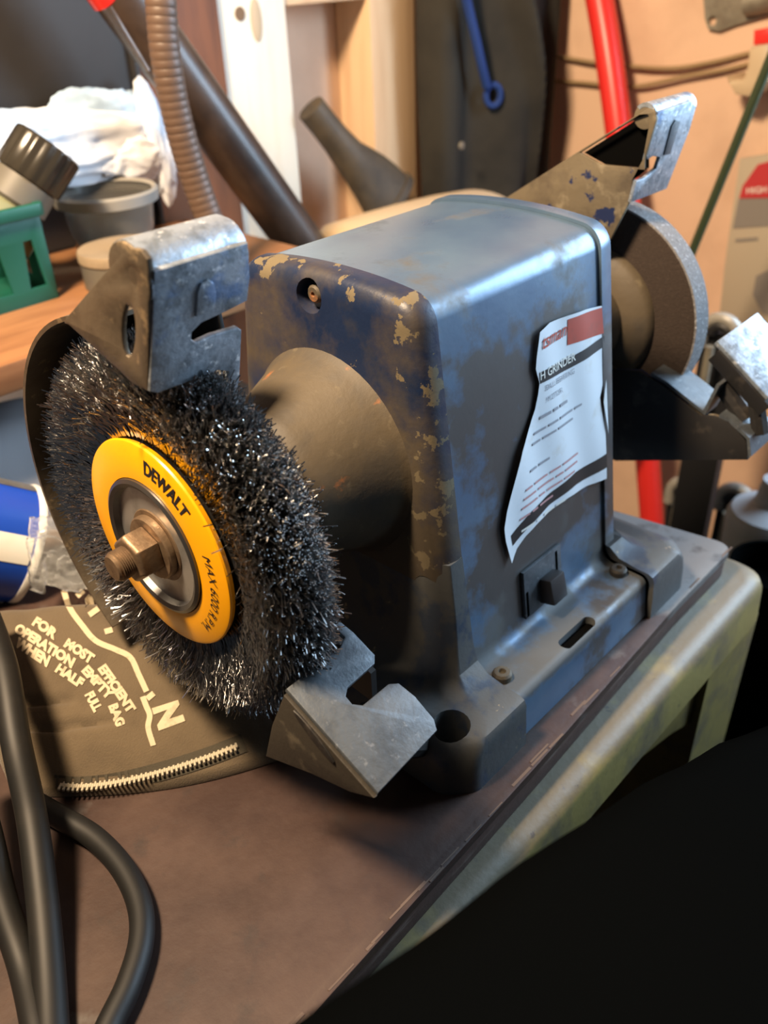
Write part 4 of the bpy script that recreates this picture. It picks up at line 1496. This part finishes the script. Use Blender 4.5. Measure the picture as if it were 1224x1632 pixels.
ed = [i for i in range(NU + 1)] + [j * (NU + 1) + NU for j in range(1, NV + 1)] + [NV * (NU + 1) + i for i in range(NU - 1, -1, -1)] + [j * (NU + 1) for j in range(NV - 1, 0, -1)]
for a, b in zip(ed, ed[1:] + ed[:1]):
    Fc.append((a, b, nb + b, nb + a))
jk = thing('jacket', 'dark olive-black canvas jacket hanging against the wall', 'jacket', (0.66, 0.44, -0.06))
link('cloth', mesh_of(V, Fc), M['jacket'], jk, 70)
zy = at(735, 232, 'y', 0.385)
link('button', lathe([(0, 0.0045), (0.002, 0.0040)], zy, (0, -1, 0), 12), M['oldmetal'], jk)

# blue lanyard with loop
ly0 = [at(735, -40, 'y', 0.395), at(746, 10, 'y', 0.395), at(758, 60, 'y', 0.392), at(768, 105, 'y', 0.39), at(776, 138, 'y', 0.39)]
lw = 6.5 * (ly0[2] - CAM_LOC).length / F_PX
ln = thing('lanyard', 'blue braided lanyard with end loop hanging over the dark jacket', 'lanyard', tuple(ly0[-1]))
link('strap', tube(spline(ly0, 8), lw, 10), M['bluecord'], ln)
lc0 = at(786, 152, 'y', 0.39)
lr_ = 11 * (lc0 - CAM_LOC).length / F_PX
lp = [lc0 + Vector((lr_ * math.cos(t) * 0.75, -lr_ * math.cos(t) * 0.6, lr_ * 1.25 * math.sin(t))) for t in [2 * PI * k / 24 for k in range(25)]]
link('loop', tube(lp, lw * 0.7, 8, cap=False), M['bluecord'], ln)

# vacuum nozzle leaning in the recess
n0, n1, n2_, n3 = at(495, 172, 'y', 0.470), at(556, 248, 'y', 0.455), at(590, 282, 'y', 0.448), at(620, 318, 'y', 0.440)
nsc = (n1 - CAM_LOC).length / F_PX
path = [n0 - (n1 - n0) * 0.02, n0, n0.lerp(n1, 0.33), n0.lerp(n1, 0.66), n1, n1.lerp(n2_, 0.5), n2_, n2_.lerp(n3, 0.5), n3]
rads = [(12, 12), (21, 21), (21, 21), (22, 22), (26, 24), (33, 22), (40, 19), (46, 18), (49, 18)]
nz = thing('vacuum_nozzle', 'dusty grey-brown vacuum nozzle leaning between the two studs', 'nozzle', tuple(n3))
link('body', tube(path, lambda f: tuple(r * nsc for r in rads[int(f * 8 + 0.5)]), 24, up=(0, 1, 0)), M['nozzle'], nz)
lipp = [n3, n3 + (n3 - n2_).normalized() * 0.010]
link('lip', tube(lipp, lambda f: (54 * nsc, 22 * nsc), 24, up=(0, 1, 0)), M['nozzle'], nz)

# cream rounded slab behind the motor housing
cs0 = at(560, 372, 'y', 0.33)
cs1 = at(770, 318, 'y', 0.33)
ccen = cs0.lerp(cs1, 0.5)
cd_ = (cs1 - cs0)
hl = cd_.length / 2
cu_ = cd_.normalized()
cr_ = 0.030
ct_ = thing('cushion', 'cream rounded pad showing above the motor housing against the jacket', 'cushion', tuple(ccen))
loops = []
for (d_, k) in ((-hl - 0.014, 0.25), (-hl - 0.008, 0.65), (-hl, 0.9), (-hl * 0.5, 1.0), (0, 1.05), (hl * 0.5, 1.05), (hl, 0.95), (hl + 0.010, 0.72), (hl + 0.017, 0.3)):
    c = ccen + cu_ * d_ + Vector((0, 0, -0.008))
    loops.append([c + Vector((0, math.cos(a) * 0.05 * k, math.sin(a) * 0.019 * k)) for a in [2 * PI * i / 24 for i in range(24)]])
link('pad', loft(loops), M['cream'], ct_, 80)
pipe_ = [ccen + cu_ * d_ + Vector((0, -0.0505 * k, -0.008)) for (d_, k) in ((-hl, 0.9), (-hl * 0.5, 1.0), (0, 1.05), (hl * 0.5, 1.05), (hl, 0.95))]
link('piping', tube(spline(pipe_, 6), 0.0018, 8), M['tan'], ct_)

# ------------------------------------------------------------------ right background
def wx(px, py, x=X_WALL):
    return at(px, py, 'x', x)


rd = 19.5 * (wx(970, 100, 0.70) - CAM_LOC).length / F_PX
rp_ = [wx(940, -90, 0.75), wx(972, 100, 0.73), wx(1000, 330, 0.71), wx(1018, 560, 0.695), wx(1038, 815, 0.68), wx(1046, 1000, 0.67)]
rp_.append(Vector((rp_[-1].x + (rp_[-1].x - rp_[-2].x) * 0.6, rp_[-1].y + (rp_[-1].y - rp_[-2].y) * 0.6, FLOOR)))
rbp = thing('clamp_pipe', 'bright red painted pipe leaning against the tan wall', 'pipe', tuple(rp_[-1]))
link('pipe', tube(spline(rp_, 6), rd, 20), M['redgloss'], rbp)
link('end_cap', tube([rp_[0] + (rp_[0] - rp_[1]).normalized() * 0.01, rp_[0]], rd * 1.1, 16), M['black'], rbp)

for k, (pts_, lab_) in enumerate(((((840, 82), (900, 92), (960, 101), (1060, 109), (1130, 100), (1205, 82)), 'upper thin beige cord sagging along the tan wall'),
                                  (((840, 126), (930, 132), (1010, 138), (1090, 122), (1150, 112), (1200, 100)), 'lower thin beige cord sagging along the tan wall'))):
    path = [wx(px, py, X_WALL - 0.005 - 0.006 * math.sin(PI * i / 5)) for i, (px, py) in enumerate(pts_)]
    o = link('twine', tube(spline(path, 8), 2.7 * (path[2] - CAM_LOC).length / F_PX, 8), M['beigecord'])
    tag(o, lab_, 'cord', 'cords strung on the tan wall')

# metal bracket high on the wall
bkp = [wx(1122, -40), wx(1127, 30), wx(1133, 47), wx(1150, 50), wx(1175, 40), wx(1230, 24), wx(1232, -40)]
mb = thing('metal_bracket', 'dull metal bracket with a screw hole on the upper right wall', 'bracket', tuple(bkp[0]))
hh = wx(1139, 33)
bh_ = [Vector((X_WALL, hh.y + 0.0045 * math.cos(t), hh.z + 0.0045 * math.sin(t))) for t in [2 * PI * k / 12 for k in range(12)]]
bkp = [p - Vector((0.004, 0, 0)) for p in bkp]
plane_plate('plate', bkp, [[p - Vector((0.004, 0, 0)) for p in bh_]], 0.005, (1, 0, 0), M['oldmetal'], mb, 0.001)
link('tube_end', tube([wx(1190, 5, X_WALL - 0.010), wx(1250, -8, X_WALL - 0.010)], 0.013, 14), M['oldmetal'], mb)

# cream hook with red top
hk = thing('wall_hook', 'cream plastic hook with red cap at the right edge holding the cords', 'hook', tuple(wx(1200, 120)))
hx = X_WALL - 0.030
hkp = [wx(1172, 118, hx), wx(1180, 124, hx), wx(1200, 122, hx), wx(1207, 100, hx), wx(1210, 72, hx), wx(1240, 66, hx), wx(1240, 125, hx), wx(1208, 150, hx), wx(1186, 146, hx)]
plane_plate('hook_body', hkp, [], 0.05, (1, 0, 0), M['cream'], hk, 0.003)
hkr = [wx(1212, 70, hx), wx(1213, 46, hx), wx(1245, 40, hx), wx(1245, 66, hx)]
plane_plate('red_cap', hkr, [], 0.04, (1, 0, 0), M['redgloss'], hk, 0.003)

# dark green rod
g0, g1 = wx(1250, 40, 0.56), wx(1080, 458, 0.58)
g2 = g0 + (g1 - g0) * ((FLOOR - g0.z) / (g1.z - g0.z))
gr = thing('garden_stake', 'dark green thin stake leaning diagonally at the right', 'stake', tuple(g2))
link('stake', tube([g0, g1, g2], 6.8 * (g0.lerp(g1, 0.5) - CAM_LOC).length / F_PX, 10), M['rod'], gr)
link('tip_cap', tube([g0 + (g0 - g1).normalized() * 0.02, g0], 8.5 * (g0 - CAM_LOC).length / F_PX, 10), M['rod'], gr)

# hanging blister card
xc_ = X_WALL - 0.02
kc = thing('packaging_card', 'beige hanging card with red header at the right edge', 'card', tuple(wx(1180, 500, xc_)))
cp = [wx(1182, 252, xc_), wx(1290, 236, xc_), wx(1290, 520, xc_), wx(1148, 515, xc_), wx(1158, 420, xc_)]
plane_plate('card_sheet', cp, [], 0.012, (1, 0, 0), M['card'], kc, 0.001)
xr_ = xc_ - 0.0066
plane_plate('red_header', [wx(1208, 262, xr_), wx(1290, 240, xr_), wx(1290, 314, xr_), wx(1178, 316, xr_), wx(1184, 296, xr_)], [], 0.0008, (1, 0, 0), M['cardred'], kc, 0)
plane_plate('grey_band', [wx(1177, 317, xr_), wx(1290, 315, xr_), wx(1290, 356, xr_), wx(1168, 364, xr_)], [], 0.0008, (1, 0, 0), M['cardgrey'], kc, 0)
plane_plate('dark_picture', [wx(1205, 440, xr_), wx(1225, 430, xr_), wx(1290, 425, xr_), wx(1290, 520, xr_), wx(1215, 500, xr_), wx(1200, 470, xr_)], [], 0.0008, (1, 0, 0), M['cardgrey'], kc, 0)


def wall_text(s, pa, pb, hpx, m, x):
    A_, B_ = wx(*pa, x), wx(*pb, x)
    T_ = wx(pa[0], pa[1] - hpx, x) - A_
    V, Fc = letters(s, 1.0, 0.01)
    w_ = max(v[0] for v in V)
    out = [A_ + (B_ - A_) * (a / w_) + T_ * (b / 0.7) for a, b in V]
    return link('lettering', raw_mesh(out, Fc), m, kc, 0)


wall_text('HIGH P', (1189, 309), (1234, 306), 10, M['canwhite'], xr_ - 0.001)
plane_plate('fine_print', [wx(1172, 386, xr_), wx(1208, 383, xr_), wx(1208, 378, xr_), wx(1172, 381, xr_)], [], 0.0006, (1, 0, 0), M['cardgrey'], kc, 0)

# clamps with beige pads: black bar, arched head, pale screw
def clamp(px, py, x, s, label):
    c = wx(px, py, x)
    k = (c - CAM_LOC).length / F_PX * s
    t = thing('hand_clamp', label, 'clamp', (c.x, c.y, FLOOR), 'hand clamps on the right')
    right = Vector((0, -1, 0))
    up_ = Vector((0, 0, 1))
    arch = [c + right * (24 * k * math.cos(a)) + up_ * (24 * k * math.sin(a)) for a in [PI - PI * i / 12 for i in range(13)]]
    link('padded_head', tube([arch[0] - up_ * 20 * k] + arch + [arch[-1] - up_ * 20 * k], 8 * k, 10), M['frostrim'], t)
    link('jaw', tube([c + right * (13 * k * math.cos(a)) + up_ * (13 * k * math.sin(a)) for a in [PI - PI * i / 8 for i in range(9)]], 8 * k, 10), M['black'], t)
    link('bar', loft([[c + Vector((0.012, -dy * 27 * k, 0)) + Vector((dx * 10 * k, 0, 0)) - up_ * zz for (dx, dy) in ((-1, -1), (1, -1), (1, 1), (-1, 1))] for zz in (0.0, (c.z - FLOOR))]), M['black'], t)
    link('screw', tube([c - up_ * 6 * k - Vector((0.02, 0, 0)), c - up_ * 110 * k - Vector((0.02, 0, 0))], 6 * k, 10), M['oldmetal'], t)
    return t


clamp(1092, 790, 0.60, 1.0, 'black clamp with beige arched head beside the red pipe')
clamp(1172, 800, 0.62, 1.0, 'black clamp with beige arched head nearest the grey tub')
clamp(1148, 535, 0.54, 1.1, 'tallest black clamp with beige arched head beside the grinding wheel')

# grey tub and round black pot at the right edge
tg = wx(1225, 830, 0.48)
gt = thing('grey_tub', 'grey plastic tub at the right edge below the far tool rest', 'tub', (tg.x, tg.y, FLOOR))
gsc = (tg - CAM_LOC).length / F_PX
link('body', lathe([(FLOOR - FLOOR, 52 * gsc), (tg.z - FLOOR - 0.03, 58 * gsc), (tg.z - FLOOR + 0.004, 60 * gsc), (tg.z - FLOOR + 0.012, 54 * gsc), (tg.z - FLOOR + 0.020, 30 * gsc)], (tg.x, tg.y, FLOOR), (0, 0, 1), 36), M['greycloth'], gt)
link('spout', lathe([(tg.z - FLOOR + 0.018, 26 * gsc), (tg.z - FLOOR + 0.045, 20 * gsc), (tg.z - FLOOR + 0.045, 16 * gsc)], (tg.x, tg.y, FLOOR), (0, 0, 1), 28), M['greycloth'], gt)
tk = wx(1235, 905, 0.36)
bp = thing('black_bucket', 'round black bucket at the right edge beside the stool', 'bucket', (tk.x, tk.y, FLOOR))
ksc = (tk - CAM_LOC).length / F_PX
link('body', lathe([(0, 42 * ksc), (tk.z - FLOOR, 60 * ksc), (tk.z - FLOOR, 56 * ksc), (tk.z - FLOOR - 0.02, 52 * ksc)], (tk.x, tk.y, FLOOR), (0, 0, 1), 36), M['darkblack'], bp)
link('rim', lathe([(tk.z - FLOOR - 0.004, 60 * ksc), (tk.z - FLOOR - 0.004, 63 * ksc), (tk.z - FLOOR + 0.003, 63 * ksc), (tk.z - FLOOR + 0.003, 57 * ksc)], (tk.x, tk.y, FLOOR), (0, 0, 1), 36, cap=False), M['darkblack'], bp)

# ------------------------------------------------------------------ black mass added for the dark blur in the foreground
fb_ = thing('foreground_dark_mass', 'large matt black soft mass added for the dark blur in the foreground', 'bag', (0.0, -0.26, FLOOR))
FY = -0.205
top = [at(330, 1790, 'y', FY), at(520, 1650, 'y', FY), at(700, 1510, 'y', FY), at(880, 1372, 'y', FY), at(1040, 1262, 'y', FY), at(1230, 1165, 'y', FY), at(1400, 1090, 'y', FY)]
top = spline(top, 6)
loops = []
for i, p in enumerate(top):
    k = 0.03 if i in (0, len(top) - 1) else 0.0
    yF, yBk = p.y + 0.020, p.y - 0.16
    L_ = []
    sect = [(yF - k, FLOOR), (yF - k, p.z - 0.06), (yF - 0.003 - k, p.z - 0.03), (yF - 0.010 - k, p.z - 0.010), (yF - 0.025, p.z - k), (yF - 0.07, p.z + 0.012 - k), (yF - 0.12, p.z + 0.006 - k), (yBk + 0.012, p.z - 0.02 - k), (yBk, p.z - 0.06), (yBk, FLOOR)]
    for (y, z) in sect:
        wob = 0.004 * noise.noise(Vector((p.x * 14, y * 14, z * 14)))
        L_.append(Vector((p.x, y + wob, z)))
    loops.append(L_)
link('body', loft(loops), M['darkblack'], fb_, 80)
